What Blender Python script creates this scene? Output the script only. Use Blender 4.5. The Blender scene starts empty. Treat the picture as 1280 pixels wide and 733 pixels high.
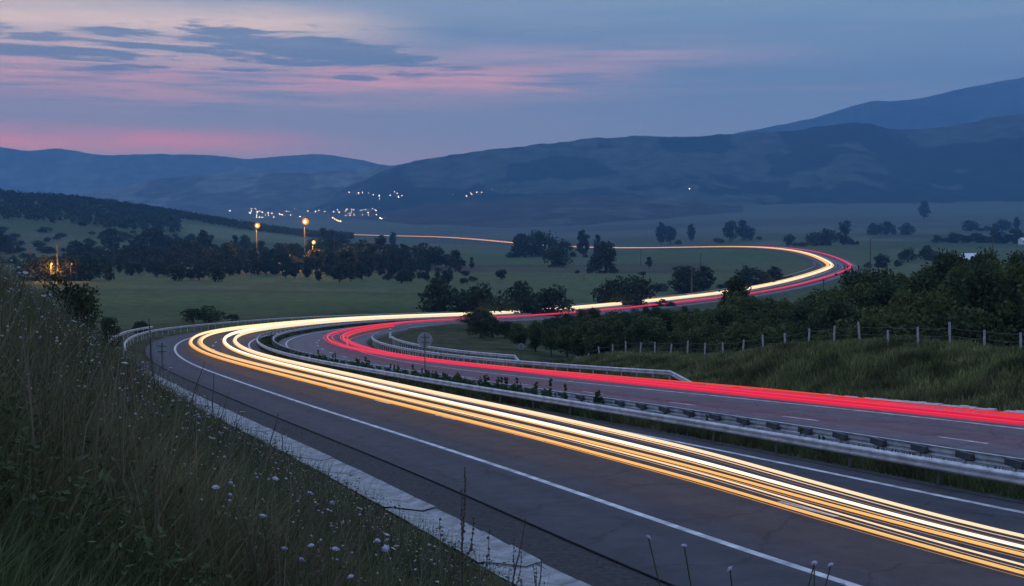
import bpy, math, random
import numpy as np
from mathutils import Vector

rng = np.random.default_rng(7)
random.seed(7)
SC = bpy.context.scene
COL = SC.collection
F, CX, CY, YH = 1500.0, 640.0, 366.5, 265.0
PITCH = math.atan((CY - YH) / F)

# ------------------------------------------------------------------ objects
def tag(o, label=None, cat=None, group=None, kind=None):
    if label: o['label'] = label
    if cat: o['category'] = cat
    if group: o['group'] = group
    if kind: o['kind'] = kind
    return o

def link(name, me, mat=None, parent=None):
    o = bpy.data.objects.new(name, me)
    COL.objects.link(o)
    if mat is not None and me is not None:
        if isinstance(mat, (list, tuple)):
            for m in mat: me.materials.append(m)
        else:
            me.materials.append(mat)
    if parent is not None: o.parent = parent
    return o

def empty(name, loc=(0, 0, 0), rz=0.0):
    o = bpy.data.objects.new(name, None)
    o.empty_display_size = 0.3
    COL.objects.link(o)
    o.location = loc
    o.rotation_euler = (0, 0, rz)
    return o

def mesh(name, V, Fc, smooth=False, mats=None):
    V = np.asarray(V, dtype=np.float32)
    me = bpy.data.meshes.new(name)
    if isinstance(Fc, np.ndarray):
        n, k = Fc.shape
        me.vertices.add(len(V)); me.vertices.foreach_set('co', V.ravel())
        me.loops.add(n * k); me.loops.foreach_set('vertex_index', Fc.astype(np.int32).ravel())
        me.polygons.add(n)
        me.polygons.foreach_set('loop_start', np.arange(0, n * k, k, dtype=np.int32))
        me.polygons.foreach_set('loop_total', np.full(n, k, dtype=np.int32))
        if mats is not None: me.polygons.foreach_set('material_index', np.asarray(mats, dtype=np.int32))
        me.update(calc_edges=True)
    else:
        me.from_pydata([tuple(map(float, v)) for v in V], [], [tuple(f) for f in Fc])
        me.update()
    me.validate()
    if smooth:
        me.polygons.foreach_set('use_smooth', np.ones(len(me.polygons), dtype=bool))
    return me

def set_col(me, cols, name='Col'):
    a = me.color_attributes.new(name, 'FLOAT_COLOR', 'POINT')
    c = np.ones((len(cols), 4), dtype=np.float32); c[:, :3] = cols
    a.data.foreach_set('color', c.ravel())

class MB:
    """collects shapes for one mesh"""
    def __init__(s): s.v, s.f = [], []
    def add(s, V, Fc):
        b = len(s.v)
        s.v += [tuple(map(float, p)) for p in V]
        s.f += [tuple(i + b for i in f) for f in Fc]
        return s
    def box(s, c, d, rz=0.0, taper=1.0, bev=0.0):
        c = np.array(c, float); hx, hy, hz = d[0] / 2, d[1] / 2, d[2] / 2
        cr, sr = math.cos(rz), math.sin(rz)
        rings = [(-hz, 1.0), (hz, taper)]
        if bev: rings = [(-hz, 1 - bev / max(hx, hy)), (-hz + bev, 1.0), (hz - bev, taper), (hz, taper - bev / max(hx, hy))]
        P = []
        for z, k in rings:
            for x, y in ((-1, -1), (1, -1), (1, 1), (-1, 1)):
                X, Y = x * hx * k, y * hy * k
                P.append((c[0] + X * cr - Y * sr, c[1] + X * sr + Y * cr, c[2] + z))
        n = len(rings); Fc = [(3, 2, 1, 0), tuple(4 * (n - 1) + i for i in range(4))]
        for r in range(n - 1):
            for i in range(4):
                j = (i + 1) % 4
                Fc.append((4 * r + i, 4 * r + j, 4 * r + 4 + j, 4 * r + 4 + i))
        return s.add(P, Fc)
    def tube(s, pts, rad, n=6, cap=True):
        pts = [Vector(p) for p in pts]
        if not hasattr(rad, '__len__'): rad = [rad] * len(pts)
        P, Fc = [], []
        up = Vector((0.13, 0.21, 1)).normalized()
        for i, p in enumerate(pts):
            t = (pts[min(i + 1, len(pts) - 1)] - pts[max(i - 1, 0)])
            t = t.normalized() if t.length > 1e-9 else Vector((0, 0, 1))
            a = up if abs(t.dot(up)) < .9 else Vector((1, 0, 0))
            x = t.cross(a).normalized(); y = t.cross(x)
            for k in range(n):
                an = 2 * math.pi * k / n
                P.append(p + (x * math.cos(an) + y * math.sin(an)) * rad[i])
        for i in range(len(pts) - 1):
            for k in range(n):
                j = (k + 1) % n
                Fc.append((i * n + k, i * n + j, i * n + n + j, i * n + n + k))
        if cap:
            Fc.append(tuple(range(n - 1, -1, -1)))
            Fc.append(tuple((len(pts) - 1) * n + k for k in range(n)))
        return s.add(P, Fc)
    def lathe(s, c, prof, n=12, sx=1.0, sy=1.0):
        P, Fc = [], []
        for r, z in prof:
            for k in range(n):
                a = 2 * math.pi * k / n
                P.append((c[0] + r * sx * math.cos(a), c[1] + r * sy * math.sin(a), c[2] + z))
        for i in range(len(prof) - 1):
            for k in range(n):
                j = (k + 1) % n
                Fc.append((i * n + k, i * n + j, i * n + n + j, i * n + n + k))
        Fc.append(tuple(range(n - 1, -1, -1)))
        Fc.append(tuple((len(prof) - 1) * n + k for k in range(n)))
        return s.add(P, Fc)
    def build(s, name, mat, parent=None, smooth=False):
        return link(name, mesh(name, s.v, s.f, smooth), mat, parent)

# ------------------------------------------------------------------ nodes
def new_mat(name):
    m = bpy.data.materials.new(name); m.use_nodes = True
    return m, m.node_tree, m.node_tree.nodes['Principled BSDF']

def nd(t, typ, **kw):
    n = t.nodes.new(typ)
    for k, v in kw.items():
        if k.startswith('i_'):
            n.inputs[k[2:].replace('_', ' ')].default_value = v
        else: setattr(n, k, v)
    return n

def ramp(t, fac, stops):
    r = t.nodes.new('ShaderNodeValToRGB')
    e = r.color_ramp.elements
    while len(e) < len(stops): e.new(0.5)
    for el, (p, c) in zip(e, stops):
        el.position = p; el.color = (*c, 1) if len(c) == 3 else c
    t.links.new(fac, r.inputs['Fac'])
    return r.outputs['Color']

def noise(t, vec, scale, detail=4, rough=.55):
    n = nd(t, 'ShaderNodeTexNoise'); n.inputs['Scale'].default_value = scale
    n.inputs['Detail'].default_value = detail; n.inputs['Roughness'].default_value = rough
    if vec is not None: t.links.new(vec, n.inputs['Vector'])
    return n.outputs['Fac']

def coord(t, scale=(1, 1, 1)):
    c = nd(t, 'ShaderNodeTexCoord'); m = nd(t, 'ShaderNodeMapping')
    m.inputs['Scale'].default_value = scale
    t.links.new(c.outputs['Object'], m.inputs['Vector'])
    return m.outputs['Vector']

def mixc(t, fac, a, b, mode='MIX'):
    m = nd(t, 'ShaderNodeMix', data_type='RGBA', blend_type=mode)
    def put(sock, v):
        if isinstance(v, (tuple, list)): sock.default_value = (*v, 1) if len(v) == 3 else v
        elif isinstance(v, (int, float)): sock.default_value = v
        else: t.links.new(v, sock)
    put(m.inputs['Factor'], fac); put(m.inputs['A'], a); put(m.inputs['B'], b)
    return m.outputs['Result']

def simple(name, c0, c1, scale=8., rough=.7, metal=0., bump=0., detail=4, spec=.5):
    m, t, p = new_mat(name)
    v = coord(t)
    f = noise(t, v, scale, detail)
    t.links.new(ramp(t, f, [(.3, c0), (.7, c1)]), p.inputs['Base Color'])
    p.inputs['Roughness'].default_value = rough; p.inputs['Metallic'].default_value = metal
    p.inputs['Specular IOR Level'].default_value = spec
    if bump:
        b = nd(t, 'ShaderNodeBump'); b.inputs['Strength'].default_value = bump; b.inputs['Distance'].default_value = .02
        t.links.new(noise(t, v, scale * 6, 3), b.inputs['Height']); t.links.new(b.outputs['Normal'], p.inputs['Normal'])
    return m

def col_mat(name, rough=.85, amp=.35, scale=3., bump=0., transl=0., spec=.25):
    """base colour from the mesh's own colour attribute, broken up by noise"""
    m, t, p = new_mat(name)
    a = nd(t, 'ShaderNodeVertexColor', layer_name='Col')
    v = coord(t)
    f = noise(t, v, scale, 6, .65)
    g = ramp(t, f, [(.25, (1 - amp,) * 3), (.75, (1 + amp,) * 3)])
    c = mixc(t, 1.0, a.outputs['Color'], g, 'MULTIPLY')
    t.links.new(c, p.inputs['Base Color'])
    p.inputs['Roughness'].default_value = rough; p.inputs['Specular IOR Level'].default_value = spec
    if bump:
        b = nd(t, 'ShaderNodeBump'); b.inputs['Strength'].default_value = bump; b.inputs['Distance'].default_value = .1
        t.links.new(noise(t, v, scale * 2, 5), b.inputs['Height']); t.links.new(b.outputs['Normal'], p.inputs['Normal'])
    if transl:
        tr = nd(t, 'ShaderNodeBsdfTranslucent'); t.links.new(c, tr.inputs['Color'])
        mx = nd(t, 'ShaderNodeMixShader'); mx.inputs['Fac'].default_value = transl
        t.links.new(p.outputs['BSDF'], mx.inputs[1]); t.links.new(tr.outputs['BSDF'], mx.inputs[2])
        t.links.new(mx.outputs['Shader'], t.nodes['Material Output'].inputs['Surface'])
    return m

def emit(name, c, s):
    m, t, p = new_mat(name)
    p.inputs['Base Color'].default_value = (0, 0, 0, 1)
    p.inputs['Emission Color'].default_value = (*c, 1); p.inputs['Emission Strength'].default_value = s
    return m

# ------------------------------------------------------------------ road axis (x, y, z, crossfall); camera height is z = 0
CP = np.array([[28.9, -12.5, -3.2, .006], [23.94, 3.27, -4.74, .006], [18.68, 18.68, -6.22, .0067], [14.64, 29.99, -7.37, .015], [9.08, 44.42, -8.51, .0099], [-.07, 64.63, -10.2, -.0104], [-9.12, 83.82, -11.65, -.0409], [-21.61, 113.11, -13.93, -.0541], [-31.78, 150.11, -16.31, -.0546], [-35.02, 195.41, -19.63, -.0373], [-28.07, 246.9, -22.9, -.0249], [-10.09, 302.26, -27.12, -.0166], [17.23, 359.72, -30.5, -.0046], [50.85, 419.41, -32.34, .0074], [98.94, 501.58, -34.4, .0157], [146.54, 591.76, -33.83, .0132], [192.02, 700.95, -33.32, .0106], [228.86, 835.2, -36.95, .0126], [250.3, 1001.61, -33.21, .0148], [247.59, 1201.32, -34.79, .0152], [213.34, 1433.77, -42.97, .0128], [142.95, 1696.61, -52.28, .0103], [36.71, 1983.68, -55.8, .0084], [-95.71, 2279.31, -48.37, .0069], [-238.87, 2566.05, -52.38, .0062], [-379.62, 2833.74, -54.36, .0058], [-560, 3150, -56, .005]])
def bspline(C, m):
    C = np.vstack([2 * C[0] - C[1], C, 2 * C[-1] - C[-2]]); t = np.linspace(0, 1, m, endpoint=False)
    B = np.stack([(1 - t) ** 3 / 6, (3 * t ** 3 - 6 * t ** 2 + 4) / 6, (-3 * t ** 3 + 3 * t ** 2 + 3 * t + 1) / 6, t ** 3 / 6], -1)
    return np.vstack([B @ C[i:i + 4] for i in range(len(C) - 3)])
AX = bspline(CP, 48)
ARC = np.concatenate([[0], np.cumsum(np.linalg.norm(np.diff(AX[:, :2], axis=0), axis=1))])
ARC -= ARC[48]                                     # station 0 abreast of the camera
TX, TY = np.interp(ARC, ARC, np.gradient(AX[:, 0], ARC)), np.gradient(AX[:, 1], ARC)
_l = np.hypot(TX, TY); TX /= _l; TY /= _l
def ax(s):
    s = np.asarray(s, float)
    x, y, z, b = (np.interp(s, ARC, AX[:, i]) for i in range(4))
    tx, ty = np.interp(s, ARC, TX), np.interp(s, ARC, TY); l = np.hypot(tx, ty)
    return x, y, z, b, tx / l, ty / l
def road_pt(s, u, h=0.0):
    x, y, z, b, tx, ty = ax(s)
    return np.stack([x + ty * u, y - tx * u, z + b * u + h], -1)
S_END = ARC[-1] - 5
def stations(a, b):
    out = [a]
    while out[-1] < b: out.append(out[-1] + max(1.2, min(12., .012 * abs(out[-1]))))
    out[-1] = b
    return np.array(out)
def nearest(x, y):
    """station, offset and road height at points"""
    x = np.asarray(x, float).ravel(); y = np.asarray(y, float).ravel()
    A = AX[::4]; ss, uu, zz = [], [], []
    for i in range(0, len(x), 8000):
        X, Y = x[i:i + 8000], y[i:i + 8000]
        k = ((X[:, None] - A[None, :, 0]) ** 2 + (Y[:, None] - A[None, :, 1]) ** 2).argmin(1)
        s = ARC[::4][k]
        for _ in range(2):
            ax_, ay_, az_, b_, tx_, ty_ = ax(s)
            s = np.clip(s + (X - ax_) * tx_ + (Y - ay_) * ty_, ARC[0], ARC[-1])
        ax_, ay_, az_, b_, tx_, ty_ = ax(s)
        u = (X - ax_) * ty_ - (Y - ay_) * tx_
        far = np.hypot(X - ax_, Y - ay_)
        u = np.where(np.abs(u) < far * .98, np.sign(u + 1e-9) * far, u)
        ss.append(s); uu.append(u); zz.append(az_ + b_ * np.clip(u, -16, 14))
    return np.concatenate(ss), np.concatenate(uu), np.concatenate(zz)

# ------------------------------------------------------------------ terrain
def smooth(a, b, x):
    t = np.clip((np.asarray(x, float) - a) / (b - a), 0, 1); return t * t * (3 - 2 * t)
_P = rng.random((256, 256))
def vnoise(x, y):
    x = np.asarray(x, float); y = np.asarray(y, float)
    xi, yi = np.floor(x).astype(int), np.floor(y).astype(int); fx, fy = x - xi, y - yi
    fx = fx * fx * (3 - 2 * fx); fy = fy * fy * (3 - 2 * fy)
    g = lambda a, b: _P[a % 256, b % 256]
    return (g(xi, yi) * (1 - fx) + g(xi + 1, yi) * fx) * (1 - fy) + (g(xi, yi + 1) * (1 - fx) + g(xi + 1, yi + 1) * fx) * fy - .5
def fbm(x, y, o=4):
    r = 0; a = 1.
    for i in range(o):
        r = r + a * vnoise(x * 2 ** i + 17 * i, y * 2 ** i + 5 * i); a *= .5
    return r
# rise and fall of the valley along a fan of bearings: slope below the horizon (in 1/1500) by distance
TD = np.log(np.array([25, 60, 110, 160, 220, 320, 450, 650, 900, 1200, 1500, 1900, 2400, 3500, 6000, 12000.]))
TB = np.array([-420, -240, 0, 100, 200, 300, 400, 500, 640, 760, 900, 1040, 1280, 1600, 2000.])
TT = np.array([
 [700, 560, 470, 440, 415, 395, 368, 345, 325, 300, 270, 236, 262, 275, 262, 262],
 [700, 560, 470, 440, 415, 395, 368, 345, 325, 300, 270, 236, 262, 275, 262, 262],
 [700, 560, 470, 437, 412, 393, 366, 344, 328, 305, 274, 244, 268, 275, 262, 262],
 [700, 560, 470, 434, 408, 392, 366, 345, 330, 310, 282, 252, 272, 276, 262, 262],
 [700, 560, 470, 432, 405, 390, 366, 346, 332, 314, 290, 266, 278, 277, 262, 262],
 [700, 560, 470, 430, 404, 388, 367, 347, 333, 317, 301, 283, 284, 278, 262, 262],
 [700, 560, 470, 430, 402, 386, 368, 348, 334, 319, 307, 297, 290, 278, 260, 260],
 [700, 560, 470, 432, 402, 386, 369, 349, 334, 319, 309, 303, 294, 279, 259, 259],
 [700, 570, 480, 440, 410, 390, 371, 350, 333, 321, 314, 307, 298, 283, 258, 258],
 [700, 580, 490, 450, 416, 390, 370, 349, 332, 319, 313, 306, 294, 277, 252, 252],
 [700, 580, 490, 450, 418, 388, 368, 348, 331, 316, 307, 299, 289, 271, 246, 246],
 [700, 580, 490, 450, 416, 387, 366, 346, 329, 312, 304, 296, 286, 268, 242, 242],
 [700, 580, 490, 446, 408, 382, 361, 344, 329, 315, 304, 295, 284, 265, 236, 236],
 [700, 580, 490, 440, 404, 380, 360, 344, 329, 315, 304, 295, 283, 263, 230, 230],
 [700, 580, 490, 440, 404, 380, 360, 344, 329, 315, 304, 295, 283, 263, 230, 230]], float)
def base_z(x, y):
    D = np.maximum(np.asarray(y, float), 25.); R = np.hypot(x, y)
    D = np.where(np.asarray(y) < R * .35, np.maximum(R * .35, 25.), D)
    b = np.clip(CX + F * np.asarray(x) / D, TB[0], TB[-1])
    ld = np.clip(np.log(D), TD[0], TD[-1])
    i = np.clip(np.searchsorted(TB, b, 'right') - 1, 0, len(TB) - 2); j = np.clip(np.searchsorted(TD, ld, 'right') - 1, 0, len(TD) - 2)
    fb = (b - TB[i]) / (TB[i + 1] - TB[i]); fd = (ld - TD[j]) / (TD[j + 1] - TD[j])
    v = (TT[i, j] * (1 - fd) + TT[i, j + 1] * fd) * (1 - fb) + (TT[i + 1, j] * (1 - fd) + TT[i + 1, j + 1] * fd) * fb
    z = (YH - v) / F * D
    return z + fbm(np.asarray(x) / 90., np.asarray(y) / 140.) * np.clip(D / 400., 0, 3)
def bank_h(s, d):
    """grass bank left of the carriageway, d metres behind the concrete channel"""
    H = np.interp(s, [-20, 0, 12, 30, 45, 58, 70, 82, 94], [4.4, 4.45, 4.75, 5.35, 5.75, 5.7, 4.3, 1.9, 0])
    d = np.maximum(d, 0)
    t = np.minimum(d / 8.6, 1.)
    return H * np.where(d < 8.6, t ** 1.42, 1 + .40 * (1 - np.exp(-(d - 8.6) / 2.6)))
ES = [0, 30, 45, 55, 62, 66, 71, 78, 88, 96, 112]
EH = [2.2, 2.1, 2.0, 2.0, 2.15, 2.1, 1.45, 1.0, .9, .45, .1]
def ground(x, y, detail=True):
    x = np.asarray(x, float); sh = x.shape; x = x.ravel(); y = np.asarray(y, float).ravel()
    z = base_z(x, y); s, u, zr = nearest(x, y)
    near = np.abs(u) < 260
    dl, dr = np.maximum(-u - 15.7, 0), np.maximum(u - 13.2, 0)
    d = np.where(u < 0, dl, dr)
    fs = smooth(180, 420, s)
    sink = .16 + fs * (.45 + np.hypot(x, y) * .0009)
    d = np.maximum(d - fs * 14, 0)
    lo, hi = zr - .45 * d - sink, zr + (.35 * (1 - fs) + .02 * fs) * d - sink
    zc = np.clip(z, lo, hi)
    w = smooth(120, 260, np.abs(u))
    z2 = np.where(near, zc * (1 - w) + z * w, z)
    z2 = np.where((d <= 0) & near, zr - sink, z2)
    # left bank
    wb = smooth(98, 84, s) * (u < -15.0)
    zb = zr + .17 + bank_h(s, -u - 16.0) - .05 - .5 * smooth(16.04, 15.7, -u) - np.maximum(-u - 34, 0) * .12
    if detail: zb = zb + fbm(x / 1.7, y / 1.7) * .18 * smooth(16.2, 18.5, -u)
    z2 = np.where(u < -15.0, zb * wb + z2 * (1 - wb), z2)
    # right embankment up to the wire fence, falling behind it
    e = np.interp(s, ES, EH); we = (u > 12.8) & (s < 112)
    ze = zr + e * smooth(13.1, 19.0, u) - np.maximum(u - 22.5, 0) * .30 - .04
    if detail: ze = ze + fbm(x / 2.1, y / 2.1) * .25 * smooth(13.5, 16, u)
    wz = smooth(112, 92, s) * smooth(60, 40, u)
    z2 = np.where(we, ze * wz + z2 * (1 - wz), z2)
    return z2.reshape(sh)
def gz(x, y): return float(ground(np.array([x]), np.array([y]))[0])
def at(px, D):
    """ground point at a bearing (as a column of the 1280 px photo) and a distance"""
    x = (px - CX) / F * D
    return np.array([x, D, gz(x, D)])

# ------------------------------------------------------------------ materials
def asphalt(name, base, warm):
    m, t, p = new_mat(name)
    v = coord(t)
    f1 = noise(t, v, .35, 6, .6); f2 = noise(t, v, 60., 3, .7); f3 = noise(t, coord(t, (.03, .03, .03)), 9., 3)
    c = mixc(t, f1, tuple(k * .82 for k in base), tuple(k * 1.18 for k in base))
    c = mixc(t, f3, c, warm)
    c = mixc(t, 1., c, ramp(t, f2, [(.3, (.55,) * 3), (.7, (1.45,) * 3)]), 'MULTIPLY')
    f5 = noise(t, coord(t, (1, 1, 1)), 1.1, 8, .7)
    c = mixc(t, 1., c, ramp(t, f5, [(.34, (.74,) * 3), (.5, (1.,) * 3), (.68, (1.22,) * 3)]), 'MULTIPLY')
    vo = nd(t, 'ShaderNodeTexVoronoi', feature='DISTANCE_TO_EDGE'); vo.inputs['Scale'].default_value = .22
    wv = nd(t, 'ShaderNodeVectorMath', operation='ADD'); nn = nd(t, 'ShaderNodeTexNoise'); nn.inputs['Scale'].default_value = .5; nn.inputs['Detail'].default_value = 6
    t.links.new(v, nn.inputs['Vector']); sc_ = nd(t, 'ShaderNodeVectorMath', operation='SCALE'); sc_.inputs['Scale'].default_value = 2.2
    t.links.new(nn.outputs['Color'], sc_.inputs[0]); t.links.new(v, wv.inputs[0]); t.links.new(sc_.outputs[0], wv.inputs[1]); t.links.new(wv.outputs[0], vo.inputs['Vector'])
    c = mixc(t, 1., c, ramp(t, vo.outputs['Distance'], [(0, (.62,) * 3), (.008, (.72,) * 3), (.016, (1.,) * 3)]), 'MULTIPLY')
    # wheel tracks and old joints along the road: the u coordinate runs in UV
    uv = nd(t, 'ShaderNodeUVMap'); sx = nd(t, 'ShaderNodeSeparateXYZ'); t.links.new(uv.outputs['UV'], sx.inputs['Vector'])
    w = nd(t, 'ShaderNodeMath', operation='MULTIPLY'); w.inputs[1].default_value = math.pi * 2 / 1.9
    t.links.new(sx.outputs['X'], w.inputs[0])
    sn = nd(t, 'ShaderNodeMath', operation='SINE'); t.links.new(w.outputs[0], sn.inputs[0])
    trk = ramp(t, sn.outputs[0], [(.2, (1.06, 1.05, 1.04)), (.9, (.86, .86, .87))])
    c = mixc(t, .8, c, mixc(t, 1., c, trk, 'MULTIPLY'))
    t.links.new(c, p.inputs['Base Color'])
    p.inputs['Roughness'].default_value = .72; p.inputs['Specular IOR Level'].default_value = .22
    b = nd(t, 'ShaderNodeBump'); b.inputs['Strength'].default_value = .35; b.inputs['Distance'].default_value = .01
    t.links.new(f2, b.inputs['Height']); t.links.new(b.outputs['Normal'], p.inputs['Normal'])
    return m
M = {}
M['asphalt'] = asphalt('asphalt', (.050, .050, .064), (.056, .053, .062))
M['asphalt_pale'] = asphalt('asphalt_pale', (.118, .116, .134), (.124, .116, .126))
M['sealant'] = simple('joint_sealant', (.010, .010, .012), (.024, .024, .026), 4., .9, 0, 0, 5, .1)
M['gravel'] = simple('gravel', (.012, .012, .014), (.050, .048, .05), 7., .95, 0, .6, 8)
M['paint'] = simple('paint', (.26, .26, .27), (.80, .80, .82), 1.7, .6, 0, 0, 10)
M['concrete'] = simple('concrete', (.16, .16, .158), (.40, .40, .40), 2.3, .9, 0, .4, 9)
M['concrete_dark'] = simple('concrete_dark', (.16, .165, .17), (.27, .275, .28), .6, .9, 0, .2, 6)
M['curb'] = simple('curb', (.32, .31, .29), (.62, .60, .56), 3., .9, 0, .4, 8)
M['steel'] = simple('galvanised_steel', (.34, .345, .36), (.72, .73, .75), 1.9, .5, .35, 0, 9)
M['steel_dark'] = simple('weathered_steel', (.05, .052, .056), (.11, .112, .118), 3., .7, .2, 0, 5)
M['post'] = simple('concrete_post', (.24, .24, .23), (.52, .52, .50), 4., .9, 0, 0, 5)
M['wire'] = simple('wire', (.10, .10, .10), (.18, .18, .18), 3., .6, .6)
M['bark'] = simple('bark', (.045, .036, .028), (.10, .082, .066), 6., .95, 0, .5)
M['wood'] = simple('pole_wood', (.06, .05, .042), (.12, .10, .085), 3., .9)
M['leaf'] = col_mat('leaf', .6, .25, .6, 0, .3)
M['grassblade'] = col_mat('grass_blade', .7, .3, .5, 0, .3)
M['ground'] = col_mat('ground', .95, .55, .22, .6, 0, .1)
M['hill'] = col_mat('hill', .98, .75, .012, .0, 0, .05)
M['dry'] = simple('dry_stalk', (.06, .045, .035), (.14, .11, .085), 9., .9)
M['stem'] = simple('green_stem', (.035, .055, .022), (.07, .09, .04), 9., .8)
M['petal_mauve'] = simple('petal_mauve', (.30, .26, .36), (.52, .47, .57), 40., .8)
M['petal_white'] = simple('petal_white', (.52, .52, .48), (.74, .74, .70), 40., .8)
M['petal_yellow'] = simple('petal_yellow', (.55, .44, .06), (.75, .62, .12), 40., .8)
M['signback'] = simple('sign_back', (.26, .27, .29), (.36, .37, .39), 2., .55, .2)
M['white'] = simple('white_paint', (.66, .66, .68), (.80, .80, .82), 2., .6)
M['house'] = simple('house_wall', (.40, .37, .33), (.58, .54, .48), .8, .9)
M['rooftile'] = simple('roof_tile', (.16, .07, .05), (.26, .12, .08), 1.2, .9)

def ribbon(name, ss, u0, u1, h, mat, kind='structure', thick=0., seg=1):
    us = np.linspace(u0, u1, seg + 1)
    P = np.stack([road_pt(ss, u, h) for u in us], 1)
    n, k = P.shape[:2]; V = P.reshape(-1, 3)
    idx = np.arange(n * k).reshape(n, k)
    Q = np.stack([idx[:-1, :-1], idx[:-1, 1:], idx[1:, 1:], idx[1:, :-1]], -1).reshape(-1, 4)
    me = mesh(name, V, Q)
    uvl = me.uv_layers.new(name='UVMap')
    UU = np.stack([np.tile(us, n), np.repeat(ss, k)], -1)
    li = np.empty(len(me.loops), dtype=np.int32); me.loops.foreach_get('vertex_index', li)
    uvl.data.foreach_set('uv', UU[li].astype(np.float32).ravel())
    o = link(name, me, mat)
    if kind: o['kind'] = kind
    return o

# ------------------------------------------------------------------ ground sheet
def make_ground():
    az = np.concatenate([np.linspace(-180, -62, 22)[:-1], np.linspace(-62, -36, 30)[:-1], np.linspace(-36, 36, 520)[:-1], np.linspace(36, 62, 30)[:-1], np.linspace(62, 180, 22)])
    r = np.concatenate([[0.4, .9, 1.5, 2.2], np.geomspace(3, 130, 150)[:-1], np.geomspace(130, 3200, 170)[:-1], np.geomspace(3200, 10900, 38)])
    A, R = np.meshgrid(np.radians(az), r, indexing='ij')
    X, Y = R * np.sin(A), R * np.cos(A)
    Z = ground(X, Y)
    V = np.stack([X, Y, Z], -1).reshape(-1, 3)
    n, k = X.shape; idx = np.arange(n * k).reshape(n, k)
    Q = np.stack([idx[:-1, :-1], idx[1:, :-1], idx[1:, 1:], idx[:-1, 1:]], -1).reshape(-1, 4)
    me = mesh('ground', V, Q, True)
    x, y = V[:, 0], V[:, 1]; D = np.maximum(y, 1.); px = CX + F * x / D
    s, u, zr = nearest(x, y)
    # meadow colours: the patchwork of fields on the valley floor
    g0, g1 = np.array([.052, .078, .036]), np.array([.088, .105, .056])
    t = np.clip(.5 + 1.3 * fbm(x / 260., y / 190. + 9, 4), 0, 1)[:, None]
    c = g0 * (1 - t) + g1 * t
    def field(pa, pb, d0, d1, col, k=1., soft=8.):
        nonlocal c
        wob = fbm(x / 60., y / 60.) * .05
        m = smooth(pa - soft, pa + soft, px) * smooth(pb + soft, pb - soft, px)
        ld = np.log(D) + wob * .5
        m = m * smooth(math.log(d0) - .012, math.log(d0) + .012, ld) * smooth(math.log(d1) + .012, math.log(d1) - .012, ld)
        c = c * (1 - m[:, None] * k) + np.array(col) * m[:, None] * k
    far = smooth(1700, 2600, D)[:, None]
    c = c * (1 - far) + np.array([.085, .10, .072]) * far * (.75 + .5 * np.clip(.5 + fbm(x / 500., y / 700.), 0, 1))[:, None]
    field(80, 520, 270, 360, (.050, .075, .030), .8)
    field(80, 520, 385, 425, (.075, .105, .042), .6)
    field(60, 540, 455, 475, (.045, .065, .028), .7)
    field(60, 560, 560, 690, (.085, .105, .052), .8)
    field(180, 420, 690, 730, (.06, .05, .045), .7)
    field(430, 860, 470, 690, (.080, .105, .056), .7, 40)
    field(470, 880, 790, 940, (.062, .045, .048), .9, 12)
    field(760, 900, 740, 800, (.052, .042, .04), .9)
    field(530, 1000, 960, 1300, (.062, .098, .052), .8, 20)
    field(560, 900, 1750, 1900, (.09, .085, .075), .7)
    field(500, 1180, 2300, 2700, (.105, .118, .088), .7, 60)
    field(1000, 1400, 1050, 1250, (.075, .105, .062), .7, 30)
    field(1060, 1500, 1700, 1900, (.115, .105, .095), .8, 30)
    field(940, 1140, 1620, 1760, (.12, .11, .10), .8, 20)
    field(1100, 1500, 2900, 4200, (.088, .108, .078), .7, 80)
    field(640, 830, 3300, 5200, (.095, .082, .066), .8, 40)
    field(230, 420, 1480, 1780, (.11, .14, .085), .9, 15)
    field(-300, 90, 1050, 1350, (.095, .098, .078), .8, 40)
    field(-300, 420, 1900, 2300, (.03, .042, .022), .9, 40)
    for q in range(70):
        fpx = rng.uniform(60, 1400); fD = math.exp(rng.uniform(math.log(420), math.log(3200))); wd = rng.uniform(40, 240); dd = rng.uniform(.03, .13)
        if 80 < fpx < 560 and 620 < fD < 1300: continue
        v_ = rng.uniform(.6, 1.45); field(fpx, fpx + wd, fD, fD * (1 + dd), (.075 * v_, .092 * v_ * rng.uniform(.85, 1.05), .055 * v_), rng.uniform(.3, .75), 6)
    # verges and banks: rough grass over earth
    nearm = (smooth(60, 22, np.abs(u)) * smooth(420, 200, s))[:, None]
    tt = np.clip(.5 + 1.6 * fbm(x / 1.3, y / 1.3, 5), 0, 1)[:, None]
    cb = np.array([.028, .030, .016]) * (1 - tt) + np.array([.060, .062, .032]) * tt
    c = c * (1 - nearm) + cb * nearm
    med = ((np.abs(u) < 13) & (s < 900))[:, None]
    c = np.where(med, np.array([.035, .034, .022]), c)
    gr = smooth(2600, 900, D)[:, None]; c = c * (1 - gr) + c * np.array([1.06, 1.03, .76]) * gr
    set_col(me, c)
    return link('ground', me, M['ground'])
tag(make_ground(), kind='structure')

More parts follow.
